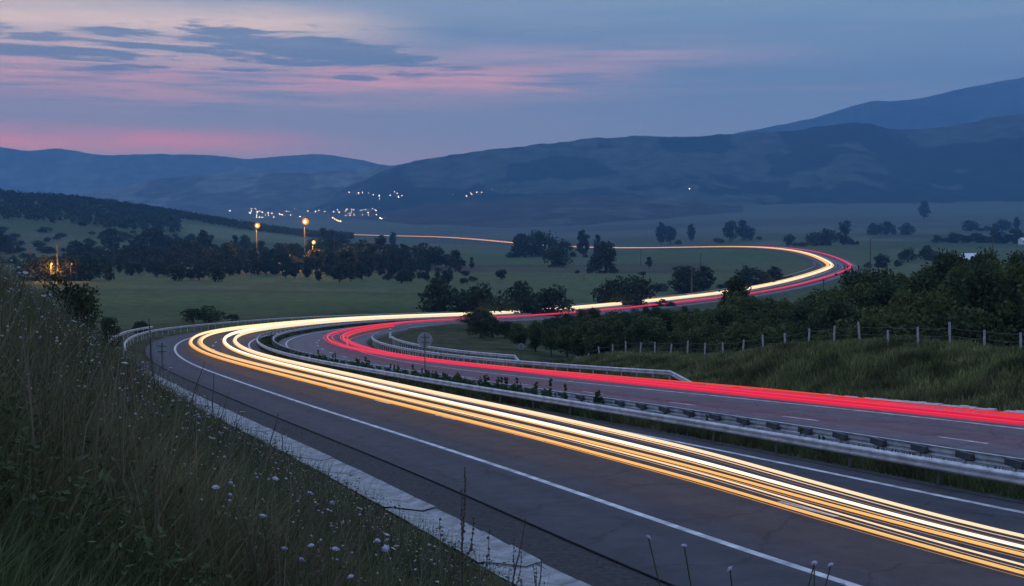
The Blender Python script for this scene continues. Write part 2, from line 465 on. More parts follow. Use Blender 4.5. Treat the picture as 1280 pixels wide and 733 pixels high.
# ------------------------------------------------------------------ road and its surfaces
SN = stations(-12, S_END)
def pick(a, b): return np.concatenate([[a], SN[(SN > a + .3) & (SN < b - .3)], [b]])
ribbon('road_left', SN, -13.2, -1.55, 0., M['asphalt'], seg=6)['kind'] = 'structure'
ribbon('road_right', SN, .95, 12.2, 0., M['asphalt_pale'], seg=6)['kind'] = 'structure'
bpy.data.objects['road_left'].name = 'oncoming_road'; bpy.data.objects['road_right'].name = 'departing_road'
ribbon('gravel_path', pick(-12, 112), -14.75, -13.2, -.03, M['gravel'])
ribbon('median_verge_path', pick(-12, 150), -1.55, -1.15, .012, M['gravel'])
ribbon('joint_line', pick(-12, 112), -13.23, -13.17, .005, M['sealant'])['kind'] = 'structure'
for nm, u, w, a, b in (('road_marking', -10.3, .22, -12, S_END), ('road_marking', -2.38, .20, -12, S_END), ('road_marking', 2.0, .17, -12, S_END), ('road_marking', 9.65, .2, -12, S_END)):
    ribbon(nm, pick(a, b), u - w / 2, u + w / 2, .006, M['paint'])
def dashes(u, start, per, ln, w, end):
    b = MB()
    s = start
    while s < end:
        ss = np.linspace(s, s + ln, 4)
        L, R = road_pt(ss, u - w / 2, .006), road_pt(ss, u + w / 2, .006)
        b.add(np.vstack([L, R]), [(i, 4 + i, 5 + i, i + 1) for i in range(3)])
        s += per
    b.build('road_marking', M['paint'])['kind'] = 'structure'
dashes(5.79, 38.0 - 9.33 * 4, 9.33, 2.4, .15, 1500)
dashes(-6.35, 30.0 - 9.33 * 4, 9.33, 2.6, .15, 1500)

# concrete channel: one slab every two metres, dished towards the bank
def channel():
    b = MB(); s = -11.
    while s < 98:
        e = s + 1.985
        jig = rng.normal(0, .012, 4)
        for (ua, ha, ub, hb) in ((-14.62, .02, -15.0, -.05), (-15.0, -.05, -15.95, .16), (-15.95, .16, -16.08, .16)):
            P = [road_pt(s, ua, ha + jig[0]), road_pt(e, ua, ha + jig[1]), road_pt(e, ub, hb + jig[1]), road_pt(s, ub, hb + jig[0])]
            b.add(P, [(0, 1, 2, 3)])
        for ss in (s, e):
            b.add([road_pt(ss, -14.62, .02), road_pt(ss, -15.0, -.05), road_pt(ss, -15.0, -.25), road_pt(ss, -14.62, -.25)], [(0, 1, 2, 3)])
            b.add([road_pt(ss, -15.0, -.05), road_pt(ss, -15.95, .16), road_pt(ss, -15.95, -.2), road_pt(ss, -15.0, -.25)], [(0, 1, 2, 3)])
        s += 2.0
    o = b.build('drainage_channel', M['concrete'])
    tag(o, 'pale concrete slab drainage channel between grass bank and dark gravel shoulder', 'drainage channel')
channel()
# broken pale curb stones on the far side of the departing road
def curb():
    b = MB(); s = 20.
    while s < 66:
        ln = .48
        hh = .14 + rng.normal(0, .015); k = rng.normal(0, .02)
        P = [road_pt(s, 12.25 + k, -.1), road_pt(s + ln, 12.25 + k, -.1), road_pt(s + ln, 12.75 + k, -.1), road_pt(s, 12.75 + k, -.1),
             road_pt(s, 12.28 + k, hh), road_pt(s + ln, 12.28 + k, hh), road_pt(s + ln, 12.75 + k, hh + .08), road_pt(s, 12.75 + k, hh + .08)]
        if rng.random() > (.06 if s > 44 else .45):
            b.add(P, [(4, 5, 6, 7), (0, 1, 5, 4), (2, 3, 7, 6), (1, 2, 6, 5), (3, 0, 4, 7)])
        s += .5
    tag(b.build('curb', M['curb']), 'broken pale stone curb along the foot of the fenced embankment', 'curb', kind='structure')
curb()

# ------------------------------------------------------------------ guardrails
WB = [(-.02, .155), (.03, .15), (.075, .10), (.075, .055), (.01, .02), (.01, -.02), (.075, -.055), (.075, -.10), (.03, -.15), (-.02, -.155),
      (-.035, -.14), (.055, -.095), (.055, -.06), (-.012, -.025), (-.012, .025), (.055, .06), (.055, .095), (-.035, .14)]
def beam_mesh(ss, u, h, face, hprof=None):
    """W profile swept along the road; face = +1 looks to +u"""
    P = []
    for i, s in enumerate(ss):
        hh = h if hprof is None else hprof[i]
        for a, z in WB: P.append(road_pt(s, u + a * face, hh + z))
    k = len(WB); n = len(ss); Fc = []
    for i in range(n - 1):
        for j in range(k):
            q = (i * k + j, i * k + (j + 1) % k, (i + 1) * k + (j + 1) % k, (i + 1) * k + j)
            Fc.append(q if face > 0 else q[::-1])
    Fc.append(tuple(range(k))); Fc.append(tuple((n - 1) * k + j for j in range(k))[::-1])
    b = MB(); b.add(P, Fc); return b
def post_mesh(h0):
    b = MB(); b.box((0, 0, h0 / 2 - .2), (.10, .055, h0 + .4)); return b
def guardrail(label, u, a, b, face, h=.6, spacing=4., post_to=None, taper=(0, 0), block=False, dark=False, n_max=95, pmat='steel'):
    root = empty('guardrail', tuple(road_pt(a, u)))
    tag(root, label, 'guardrail', 'steel guardrails along the motorway')
    ss = pick(a, b)
    hp = np.full(len(ss), h, float)
    if taper[0]: hp = np.minimum(hp, np.interp(ss, [a, a + taper[0]], [.02, h]))
    if taper[1]: hp = np.minimum(hp, np.interp(ss, [b - taper[1], b], [h, .02]))
    if taper[0] or taper[1]:
        ss2 = np.unique(np.concatenate([ss, [a + taper[0]] if taper[0] else [], [b - taper[1]] if taper[1] else []]))
        hp = np.interp(ss2, ss, hp)
        hp = np.full(len(ss2), h, float)
        if taper[0]: hp = np.minimum(hp, np.interp(ss2, [a, a + taper[0]], [.02, h]))
        if taper[1]: hp = np.minimum(hp, np.interp(ss2, [b - taper[1], b], [h, .02]))
        ss = ss2
    mb = beam_mesh(ss, u, h, face, hp)
    rl = np.array(root.location)
    mb.v = [tuple(np.array(p) - rl) for p in mb.v]
    mb.build('beam', M['steel'], root, False)
    s = a + taper[0] + .3; n = 0; pm = None; bm_ = None
    while s < (post_to or b) - taper[1] and n < n_max:
        p = road_pt(s, u - face * .12)
        _, _, _, _, tx, ty = ax(s)
        if pm is None:
            pm = mesh('post', (q := post_mesh(h + .1)).v, q.f)
            pm.materials.append(M[pmat])
            if block:
                q = MB(); q.box((0, 0, 0), (.62, .16, .2), 0, 1, .02); bm_ = mesh('spacer_block', q.v, q.f); bm_.materials.append(M['steel_dark'])
        o = bpy.data.objects.new('post', pm); COL.objects.link(o); o.parent = root
        o.location = p - rl; o.rotation_euler = (0, 0, math.atan2(ty, tx) + rng.normal(0, .02))
        if block:
            o2 = bpy.data.objects.new('spacer_block', bm_); COL.objects.link(o2); o2.parent = root
            o2.location = p - rl + np.array([0, 0, h + .02]) ; o2.rotation_euler = (0, 0, math.atan2(ty, tx))
        s += spacing; n += 1
    return root
guardrail('near median guardrail of galvanised steel beside the white and gold light streaks', -1.42, -12, S_END, -1, .6, 4., pmat='steel_dark')
guardrail('far median guardrail seen from behind, with dark blocks on its posts, among weeds', .46, -12, S_END, 1, .6, 1.95, block=True)
guardrail('outer guardrail round the left bend in front of the green field', -15.1, 118, 900, 1, .68, 4.)
guardrail('short guardrail end piece standing just outside the outer bend', -16.4, 124, 172, 1, .95, 4., taper=(0, 2))
guardrail('right shoulder guardrail with slanted end sunk beside the red light streaks', 13.0, 67.5, 420, -1, .72, 2.0, taper=(2.8, 0), pmat='steel')
guardrail('shorter second guardrail set behind the right shoulder rail, both ends slanted', 15.6, 98, 168, -1, .95, 2.0, taper=(2.2, 2.5), block=True)

# ------------------------------------------------------------------ wire fence on the embankment
def wire_fence():
    ss = np.arange(32.45, 112, 2.305)
    P0 = road_pt(ss, 21.0); g = ground(P0[:, 0], P0[:, 1])
    root = empty('wire_fence', (P0[0, 0], P0[0, 1], g[0])); rl = np.array(root.location)
    tag(root, 'wire fence with pale concrete posts on top of the grassy embankment', 'fence')
    tops = []
    q = MB(); q.box((0, 0, .45), (.088, .088, 1.7), 0, .94, .01)
    pm = mesh('post', q.v, q.f); pm.materials.append(M['post'])
    for i, s in enumerate(ss):
        o = bpy.data.objects.new('post', pm); COL.objects.link(o); o.parent = root
        p = np.array([P0[i, 0], P0[i, 1], g[i]]); o.location = p - rl
        _, _, _, _, tx, ty = ax(s)
        o.rotation_euler = (rng.normal(0, .05), rng.normal(0, .05), math.atan2(ty, tx)); o.scale = (1, 1, 1 + rng.normal(0, .08))
        tops.append(p)
    tops = np.array(tops) - rl
    for h in (.35, .75, 1.15):
        b = MB(); pts = []
        for i in range(len(tops) - 1):
            for k in np.linspace(0, 1, 4)[:-1]:
                p = tops[i] * (1 - k) + tops[i + 1] * k + np.array([0, 0, h - .05 * 4 * k * (1 - k)])
                pts.append(p)
        b.tube(pts, .011, 4); b.build('wire', M['wire'], root)
wire_fence()

# ------------------------------------------------------------------ headlight and tail light streaks
M['glow_white'] = emit('headlight_white', (1.0, .84, .62), 1.45)
M['glow_gold'] = emit('headlight_gold', (1.0, .50, .12), 1.08)
M['glow_amber'] = emit('marker_amber', (1.0, .36, .035), .85)
M['glow_pale'] = emit('headlight_pale', (1.0, .62, .30), 1.0)
M['glow_red'] = emit('tail_light_red', (1.0, .014, .065), .80)
M['glow_orange'] = emit('tail_light_orange', (1.0, .06, .012), .75)
def streak(label, us, h, mat, group, a=-12, b=None, r0=.055, k=.0009, rmax=.5, dz=0.):
    b = S_END if b is None else b
    ss = pick(a, b)
    u = np.interp(ss, [q[0] for q in us], [q[1] for q in us])
    kk = np.hanning(9); kk /= kk.sum(); u = np.convolve(np.pad(u, 4, mode='edge'), kk, 'valid')
    rad = np.clip(r0 + k * np.maximum(ss, 0), .003, rmax)
    P = road_pt(ss, 0, h); Q = road_pt(ss, 1., h); P = P + (Q - P) * u[:, None]
    P[:, 2] += rad * .5
    o = MB().tube(P, rad, 7).build('light_streak', mat, None, True)
    return o
HL = 'white and gold streaks of oncoming headlights'; TL = 'red streaks of departing tail lights'
FARU = 700
M['glow_crimson'] = emit('tail_light_crimson', (.62, .012, .05), .8)
M['glow_brown'] = emit('marker_brown', (.30, .13, .06), .9)
M['glow_mid'] = emit('headlight_mid', (1.0, .72, .44), 1.15)
ST = dict(
 gold_a=[(21, -9.0), (33, -8.3), (46, -8.16), (69, -8.11), (130, -8.73), (180, -8.5), (230, -7.8), (400, -7.6)],
 gold_b=[(22, -7.95), (35, -7.22), (48, -7.1), (72, -6.96), (131, -7.67), (200, -7.2), (231, -6.7), (400, -6.4)],
 white_a=[(21, -8.75), (34, -7.75), (48, -7.5), (72, -7.25), (131, -7.9), (200, -7.4), (400, -7.0)],
 white_b=[(23, -7.58), (36, -6.64), (50, -6.24), (76, -5.8), (140, -5.09), (190, -4.9), (218, -4.6), (400, -4.9)],
 pale=[(24, -6.85), (38, -5.49), (53, -4.91), (81, -4.38), (140, -3.93), (190, -3.6), (218, -3.3), (400, -3.7)],
 red_a=[(37, 6.63), (47, 6.25), (57, 6.34), (68, 6.4), (80, 6.8), (94, 6.8), (123, 7.26), (164, 7.11), (218, 6.97), (400, 6.4)],
 red_b=[(37, 7.1), (47, 6.7), (68, 6.9), (94, 7.5), (121, 8.6), (144, 9.19), (166, 9.14), (201, 9.09), (221, 8.85), (246, 7.9), (400, 7.4)],
 red_c=[(37, 8.3), (49, 7.7), (80, 7.5), (121, 8.3), (144, 8.85), (201, 8.75), (246, 7.6), (400, 6.9)],
 orange=[(-12, 9.0), (38, 9.3), (60, 10.4), (120, 10.2), (200, 9.3), (400, 8.)])
def bundle(label, us, group, strands, a=-12, b=None):
    """one lamp's streak: a core with thinner strands of other lamps beside and below it"""
    root = empty('light_streak', tuple(road_pt(20, us[0][1]))); tag(root, label, 'light streak', group); rl = np.array(root.location)
    for i, (du, h, mat, r0, k, rmax) in enumerate(strands):
        o = streak(None, [(q, v + du) for q, v in us], h, M[mat], None, a, b, r0, k, rmax)
        o.name = 'core' if i == 0 else 'strand'; o.parent = root
        o.data.transform(__import__('mathutils').Matrix.Translation(Vector(-rl)))
    return root
M['glow_core'] = emit('headlight_core', (1.0, .74, .38), 1.3)
bundle('gold streak lowest on the near road, closest to the left white edge line', ST['gold_a'], HL, [(0, .62, 'glow_gold', .006, .0009, .42), (-.13, .60, 'glow_amber', -.012, .0006, .25), (.07, .64, 'glow_core', -.06, .0012, .30)])
bundle('second gold streak, middle one between two white streaks on the near road', ST['gold_b'], HL, [(0, .62, 'glow_gold', .006, .0009, .42), (-.13, .60, 'glow_amber', -.012, .0006, .25), (.07, .64, 'glow_core', -.06, .0012, .30)])
bundle('white streak just above the lowest gold streak on the near road', ST['white_a'], HL, [(0, .68, 'glow_mid', .016, .0001, .12), (-.14, .66, 'glow_gold', .002, .0001, .08)])
bundle('brightest white streak down the middle of the near road', ST['white_b'], HL, [(0, .66, 'glow_white', .006, .0011, .42), (-.15, .63, 'glow_gold', -.01, .0007, .3)])
bundle('pale thin streak uppermost on the near road, beside the median verge', ST['pale'], HL, [(0, .66, 'glow_mid', .006, .00115, .36), (-.17, .63, 'glow_pale', -.008, .0006, .2), (-.30, .6, 'glow_brown', .004, .0001, .1)])
bundle('broadest red streak, lowest on the departing road over its right edge line', ST['red_a'], TL, [(0, .70, 'glow_red', .034, .0005, .26), (.62, .70, 'glow_crimson', .022, .0003, .2), (-.42, .70, 'glow_crimson', .012, .0002, .2)])
bundle('upper of the two broad red streaks, the inner loop of the far bend', ST['red_b'], TL, [(0, .76, 'glow_red', .030, .0005, .26), (.5, .74, 'glow_crimson', .014, .0003, .2)])
bundle('hair thin red streak highest above the pale curb at the right', ST['red_c'], TL, [(0, .74, 'glow_red', .016, .0002, .2), (.35, .74, 'glow_crimson', .010, .0002, .1)])
bundle('orange red streak glowing through the posts of the right shoulder guardrail', ST['orange'], TL, [(0, .50, 'glow_orange', .022, .0004, .12), (-.5, .48, 'glow_orange', .014, .0003, .1)], -12, 230)

# earth shoulders that carry the road over the valley floor
M['verge'] = simple('verge_grass', (.035, .042, .022), (.07, .078, .042), .5, .95, 0, .3, 8)
P_ = pick(150, S_END)
for ua, ub in ((-13.2, -17.5), (12.2, 16.5)):
    A_, B_ = road_pt(P_, ua, -.01), road_pt(P_, ub, -2.6); n_ = len(P_)
    Q_ = [(i, i + 1, n_ + i + 1, n_ + i) for i in range(n_ - 1)]
    link('verge_terrain', mesh('verge_terrain', np.vstack([A_, B_]), [q if ua > 0 else q[::-1] for q in Q_]), M['verge'])['kind'] = 'structure'
ribbon('median_terrain', pick(-12, S_END), -1.2, 1.0, -.02, M['verge'])
# underpass wing wall and pier below the right shoulder at the end of the first bend
def underpass():
    root = empty('bridge', tuple(road_pt(246, 12.4))); rl = np.array(root.location)
    tag(root, 'small dark grey concrete road bridge at the right road edge beyond the round sign', 'bridge')
    b = MB(); ss = np.linspace(226, 262, 8)
    for a, e in ((.35, -.9), (-.9, -1.25)):
        w = 12.55 if a > 0 else 12.95
        b.add(np.vstack([road_pt(ss, w, a), road_pt(ss, w, e)]) - rl, [(i, i + 1, 9 + i, 8 + i) for i in range(7)])
    b.add(np.vstack([road_pt(ss, 12.1, .35), road_pt(ss, 12.55, .35)]) - rl, [(i, i + 1, 9 + i, 8 + i) for i in range(7)])
    b.add(np.vstack([road_pt(ss, 12.55, -.9), road_pt(ss, 12.95, -.9)]) - rl, [(i, i + 1, 9 + i, 8 + i) for i in range(7)])
    b.build('deck_edge', M['concrete_dark'], root)
    for s in (238, 252):
        p = road_pt(s, 12.0) - rl; q = MB(); q.box((p[0], p[1], p[2] - 4.2), (1.0, 1.0, 6.5), .3, 1, .05); q.build('pier', M['concrete'], root)
underpass()

# ------------------------------------------------------------------ mountains
def ridge(name, D, foot, pts, col0, col1, rough=1., px0=None, px1=None, back=.06, shape=1.3, seed=0, step=4, rows=46):
    px = np.arange(pts[0][0] if px0 is None else px0, (pts[-1][0] if px1 is None else px1) + 1, step, dtype=float)
    yy = np.interp(px, [p[0] for p in pts], [p[1] for p in pts])
    k = np.hanning(7); k /= k.sum(); yy = np.convolve(np.pad(yy, 3, mode='edge'), k, 'valid')
    t = np.concatenate([np.linspace(0, 1, rows), 1 + np.linspace(0, 1, 9)[1:]])
    A = (px - CX) / F
    Dt = np.where(t <= 1, foot + (D - foot) * t, D + (t - 1) * D * back)
    X = A[:, None] * Dt[None]; Y = np.repeat(Dt[None], len(px), 0)
    zc = (YH - yy) / F * D
    z0 = base_z(A * foot, np.full(len(px), float(foot))) - 25
    tt = t[None]
    up = z0[:, None] + (zc - z0)[:, None] * np.clip(tt, 0, 1) ** shape
    dn = zc[:, None] - (tt - 1) * D * back * .5
    Z = np.where(tt <= 1, up, dn)
    w = np.sin(np.pi * np.clip(tt, 0, 1)) ** .8 * rough
    rel = fbm(X / 900. + seed, Y / 1500. + seed, 5); gul = np.abs(fbm(X / 520. + 31 + seed, Y / 2600. + seed, 4))
    Z = Z + w * (rel * .15 - gul * .24) * np.maximum(zc - z0, 30)[:, None]
    Z = Z + (tt > .93) * (tt < 1.1) * fbm(X / 60., Y / 400. + seed, 3) * 7.   # tree tops along the crest
    V = np.stack([X, Y, Z], -1).reshape(-1, 3); n, kk = X.shape; idx = np.arange(n * kk).reshape(n, kk)
    Q = np.stack([idx[:-1, :-1], idx[1:, :-1], idx[1:, 1:], idx[:-1, 1:]], -1).reshape(-1, 4)
    me = mesh(name, V, Q, True)
    m = smooth(-.02, .05, fbm(V[:, 0] / 300. + seed * 3, V[:, 1] / 420. + 4, 6) - .02 + .25 * smooth(260, -60, V[:, 2]))[:, None]
    set_col(me, np.array(col1) * (1 - m) + np.array(col0) * m)
    tag(link(name, me, M['hill']), kind='structure')
FOR, MEA = (.014, .024, .018), (.062, .074, .055)
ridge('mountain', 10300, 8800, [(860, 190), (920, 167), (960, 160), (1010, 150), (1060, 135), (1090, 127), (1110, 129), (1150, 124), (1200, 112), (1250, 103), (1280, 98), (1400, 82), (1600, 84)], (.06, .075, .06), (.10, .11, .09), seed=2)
ridge('mountain', 10200, 8600, [(-400, 196), (-200, 180), (0, 184), (40, 190), (75, 186), (130, 195), (200, 193), (270, 195), (310, 200), (350, 196), (400, 193), (440, 198), (475, 206), (560, 216)], (.13, .145, .125), (.18, .20, .165), seed=5)  # base colours lightened to stand in for thicker haze at the left
ridge('hill', 6400, 5200, [(60, 262), (120, 240), (200, 224), (250, 219), (400, 215), (470, 209), (520, 206), (600, 214), (700, 230)], (.085, .10, .085), (.16, .175, .145), seed=8)  # pale mist over the left hill put into its base colours
ridge('hill', 6000, 4100, [(340, 272), (380, 258), (410, 246), (440, 232), (480, 214), (500, 206), (540, 198), (600, 190), (680, 180), (740, 174), (800, 171), (850, 172), (890, 170), (940, 167), (980, 165), (1020, 160), (1060, 154), (1080, 155), (1110, 163), (1150, 162), (1190, 158), (1240, 148), (1280, 143), (1400, 134), (1600, 140)], FOR, MEA, seed=11, step=2, rows=130)
ridge('hill', 4200, 3000, [(440, 272), (500, 262), (540, 255), (600, 250), (680, 245), (740, 243), (790, 245), (850, 252), (930, 258)], (.055, .052, .042), (.085, .078, .062), seed=15, shape=1.)

# ------------------------------------------------------------------ foliage
def leaf_cards(C, size, asp=.6, seed=0, tilt=1.0):
    """small leaf-shaped quads at points C"""
    r = np.random.default_rng(seed); n = len(C)
    a = r.normal(size=(n, 3)); a[:, 2] *= tilt; a /= np.linalg.norm(a, axis=1)[:, None]
    b = np.cross(a, r.normal(size=(n, 3))); b /= np.linalg.norm(b, axis=1)[:, None]
    s = size * (.6 + .8 * r.random(n))[:, None]
    V = np.stack([C - a * s * .5, C + b * s * asp * .5, C + a * s * .5, C - b * s * asp * .5], 1).reshape(-1, 3)
    return V, np.arange(4 * n, dtype=np.int32).reshape(n, 4)
def crown_points(n, h, w, z0, seed, clumps=26, flat=.75, lean=0.):
    """leaves gathered in clumps of different size spread unevenly through the crown"""
    r = np.random.default_rng(seed)
    cc = []
    while len(cc) < clumps:
        p = r.uniform(-1, 1, 3)
        q = p[0] ** 2 + p[1] ** 2 + (p[2] * 1.0) ** 2
        if q < 1 and (q > .25 or r.random() < .3): cc.append(p)
    cc = np.array(cc); tap = 1 - .45 * np.clip(cc[:, 2], 0, 1)
    cc[:, 0] *= w / 2 * .80 * tap; cc[:, 1] *= w / 2 * .80 * tap
    cc[:, 2] = z0 + (h - z0) * (.5 + .44 * cc[:, 2])
    rad = w * r.uniform(.10, .24, clumps)
    k = r.choice(clumps, n, p=(rad ** 2) / (rad ** 2).sum())
    d = r.normal(size=(n, 3)); d /= np.linalg.norm(d, axis=1)[:, None]
    rr = rad[k] * (.35 + .65 * r.random(n) ** .5) * (1 + .25 * r.normal(size=n) * (r.random(n) < .25))
    P = cc[k] + d * rr[:, None] * np.array([1, 1, flat])
    P[:, 0] += lean * P[:, 2]
    return P, k, cc, rad
def tree_meshes(seed, h, w, z0, n, size, tint0, tint1, clumps=26, limbs=7):
    P, k, cc, rad = crown_points(n, h, w, z0, seed, clumps)
    r = np.random.default_rng(seed + 99)
    V, Q = leaf_cards(P, size, .62, seed)
    me = mesh('crown', V, Q)
    t = np.clip(r.random(clumps)[k] * .7 + r.random(n) * .4, 0, 1)[:, None]
    set_col(me, np.repeat(np.array(tint0) * (1 - t) + np.array(tint1) * t, 4, 0)); me.materials.append(M['leaf'])
    b = MB(); top = h * .62; bend = r.normal(0, .04 * h, 2)
    zz = np.linspace(-.6, top, 6)
    b.tube([(bend[0] * (z / top) ** 2, bend[1] * (z / top) ** 2, z) for z in zz], [w * .035 * (1 - .75 * max(z, 0) / top) + .02 for z in zz], 7)
    for i in range(limbs):
        c = cc[r.integers(len(cc))]; z = r.uniform(z0 * .7, top * .8)
        p0 = np.array([bend[0] * (z / top) ** 2, bend[1] * (z / top) ** 2, z]); mid = (p0 + c) / 2 + np.array([0, 0, .08 * h])
        b.tube([p0, mid, c], [w * .016, w * .010, w * .004], 5)
    tm = mesh('trunk', b.v, b.f); tm.materials.append(M['bark'])
    return tm, me
VAR = {}
def variants(key, count, **kw):
    VAR[key] = [(tree_meshes(kw['seed'] + 7 * i, **{a: (b[i % len(b)] if isinstance(b, list) else b) for a, b in kw.items() if a != 'seed'})) for i in range(count)]
DK0, DK1 = (.020, .034, .012), (.050, .072, .022)
YG0, YG1 = (.034, .054, .014), (.105, .125, .030)
variants('wood', 6, seed=100, h=[8., 8.5, 7.5], w=[6., 6.6, 5.2], z0=[1.2, .8], n=5200, size=.33, tint0=[DK0, YG0, DK0], tint1=[YG1, DK1, YG1], clumps=[34, 28, 40])
variants('bush', 4, seed=200, h=[3., 2.6], w=[4.2, 3.6], z0=.1, n=1500, size=.24, tint0=DK0, tint1=DK1, clumps=18, limbs=4)
variants('far', 7, seed=300, h=[9., 8., 10.], w=[7., 8.5, 6.], z0=[.5, .2], n=1500, size=.72, tint0=DK0, tint1=(.040, .056, .024), clumps=[30, 24, 36], limbs=3)
variants('farbush', 4, seed=400, h=[4., 3.6], w=[6.6, 5.8], z0=-.3, n=1100, size=.5, tint0=DK0, tint1=(.045, .062, .026), clumps=20, limbs=2)
variants('tall', 3, seed=500, h=[9.5], w=[5.4, 4.8], z0=[.8], n=4600, size=.30, tint0=DK0, tint1=(.040, .058, .02), clumps=[38])
variants('weed', 5, seed=600, h=[1.1, .8, 1.35], w=[.36, .46, .24], z0=.02, n=420, size=.11, tint0=(.055, .085, .028), tint1=(.12, .165, .06), clumps=16, limbs=5)
def plant(key, name, loc, sc, label, cat, group=None, i=None, rz=None):
    root = empty(name, tuple(loc), rng.uniform(0, 6.28) if rz is None else rz)
    s = (sc, sc, sc) if not hasattr(sc, '__len__') else tuple(sc)
    tag(root, label, cat, group)
    tm, cm = VAR[key][int(rng.integers(len(VAR[key]))) if i is None else i % len(VAR[key])]
    for nm, me in (('trunk' if key not in ('weed',) else 'stem', tm), ('crown' if key != 'weed' else 'foliage', cm)):
        o = bpy.data.objects.new(nm, me); COL.objects.link(o); o.parent = root; o.scale = s
    return root
HV = dict(wood=8., bush=2.8, far=9., farbush=3.6, tall=9.5, weed=1.0)

# the wood behind the wire fence: rows of trees, the far rows reach the skyline traced here
TOPX = [560, 580, 600, 630, 660, 700, 740, 780, 820, 860, 895, 920, 950, 985, 1020, 1050, 1075, 1110, 1150, 1180, 1210, 1240, 1265, 1290, 1400]
TOPY = [412, 396, 384, 396, 398, 392, 382, 386, 380, 382, 372, 358, 366, 368, 360, 342, 332, 338, 336, 328, 322, 314, 304, 292, 288]
GW = 'trees of the wood behind the wire fence'
def wood():
    rows = [(225, 566, 900, 17, 0), (205, 566, 960, 18, 2), (182, 590, 1040, 19, 4), (160, 640, 1330, 20, 1), (142, 690, 1360, 21, 6), (124, 780, 1380, 22, 18), (110, 880, 1400, 24, 34), (99, 990, 1420, 28, 52)]
    for D0, a, b, st, drop in rows:
        px = a + rng.uniform(0, st)
        while px < b:
            D = D0 + rng.uniform(-8, 8); yt = np.interp(px, TOPX, TOPY) + drop + abs(rng.normal(0, 5))
            p = at(px, D); s, u, _ = nearest(p[:1], p[1:2])
            px += st * rng.uniform(.75, 1.3)
            if u[0] < 19.5 or (u[0] < 23.5 and s[0] < 115): continue
            h = ((YH - yt) / F * D - p[2]) * np.interp(px, [1080, 1180], [.97, 1.1])
            if h < 2.2: continue
            h = min(h, 13.)
            key = 'wood' if h > 4 else 'bush'
            k = h / HV[key]; wk = k * (1. if k < 1.2 else 1.2 / k)
            plant(key, 'leafy_tree' if key == 'wood' else 'bush', p, (max(wk, k * .8), max(wk, k * .8), k),
                  'dark green leafy tree massed in the wood behind the wire fence' if key == 'wood' else 'low dark bush at the edge of the wood behind the wire fence',
                  'tree' if key == 'wood' else 'bush', GW if key == 'wood' else 'bushes at the edge of the wood')
wood()
def ptree(key, name, px, D, ytop, label, wpx=None, group=None, ybase=None):
    p = at(px, D)
    h = (YH - ytop) / F * D - p[2]; k = max(h, 1.5) / HV[key]
    w = k if wpx is None else max(.85 * k, (wpx / F * D) / {'wood': 6., 'tall': 5.2, 'far': 7.2, 'farbush': 6.2, 'bush': 4.}[key])
    return plant(key, name, p, (w, w, k), label, 'bush' if 'bush' in name else 'tree', group)
ptree('tall', 'leafy_tree', 921, 165, 339, 'tall dark tree whose crown rises in front of the headlight streaks', 44)
ptree('tall', 'leafy_tree', 597, 205, 386, 'dark round tree at the left end of the wood, in front of the bridge', 52)
ptree('tall', 'leafy_tree', 741, 180, 382, 'small dark tree top poking up against the far red streak', 30)
ptree('tall', 'leafy_tree', 1076, 150, 334, 'tall pointed tree at the left shoulder of the high wood', 40)
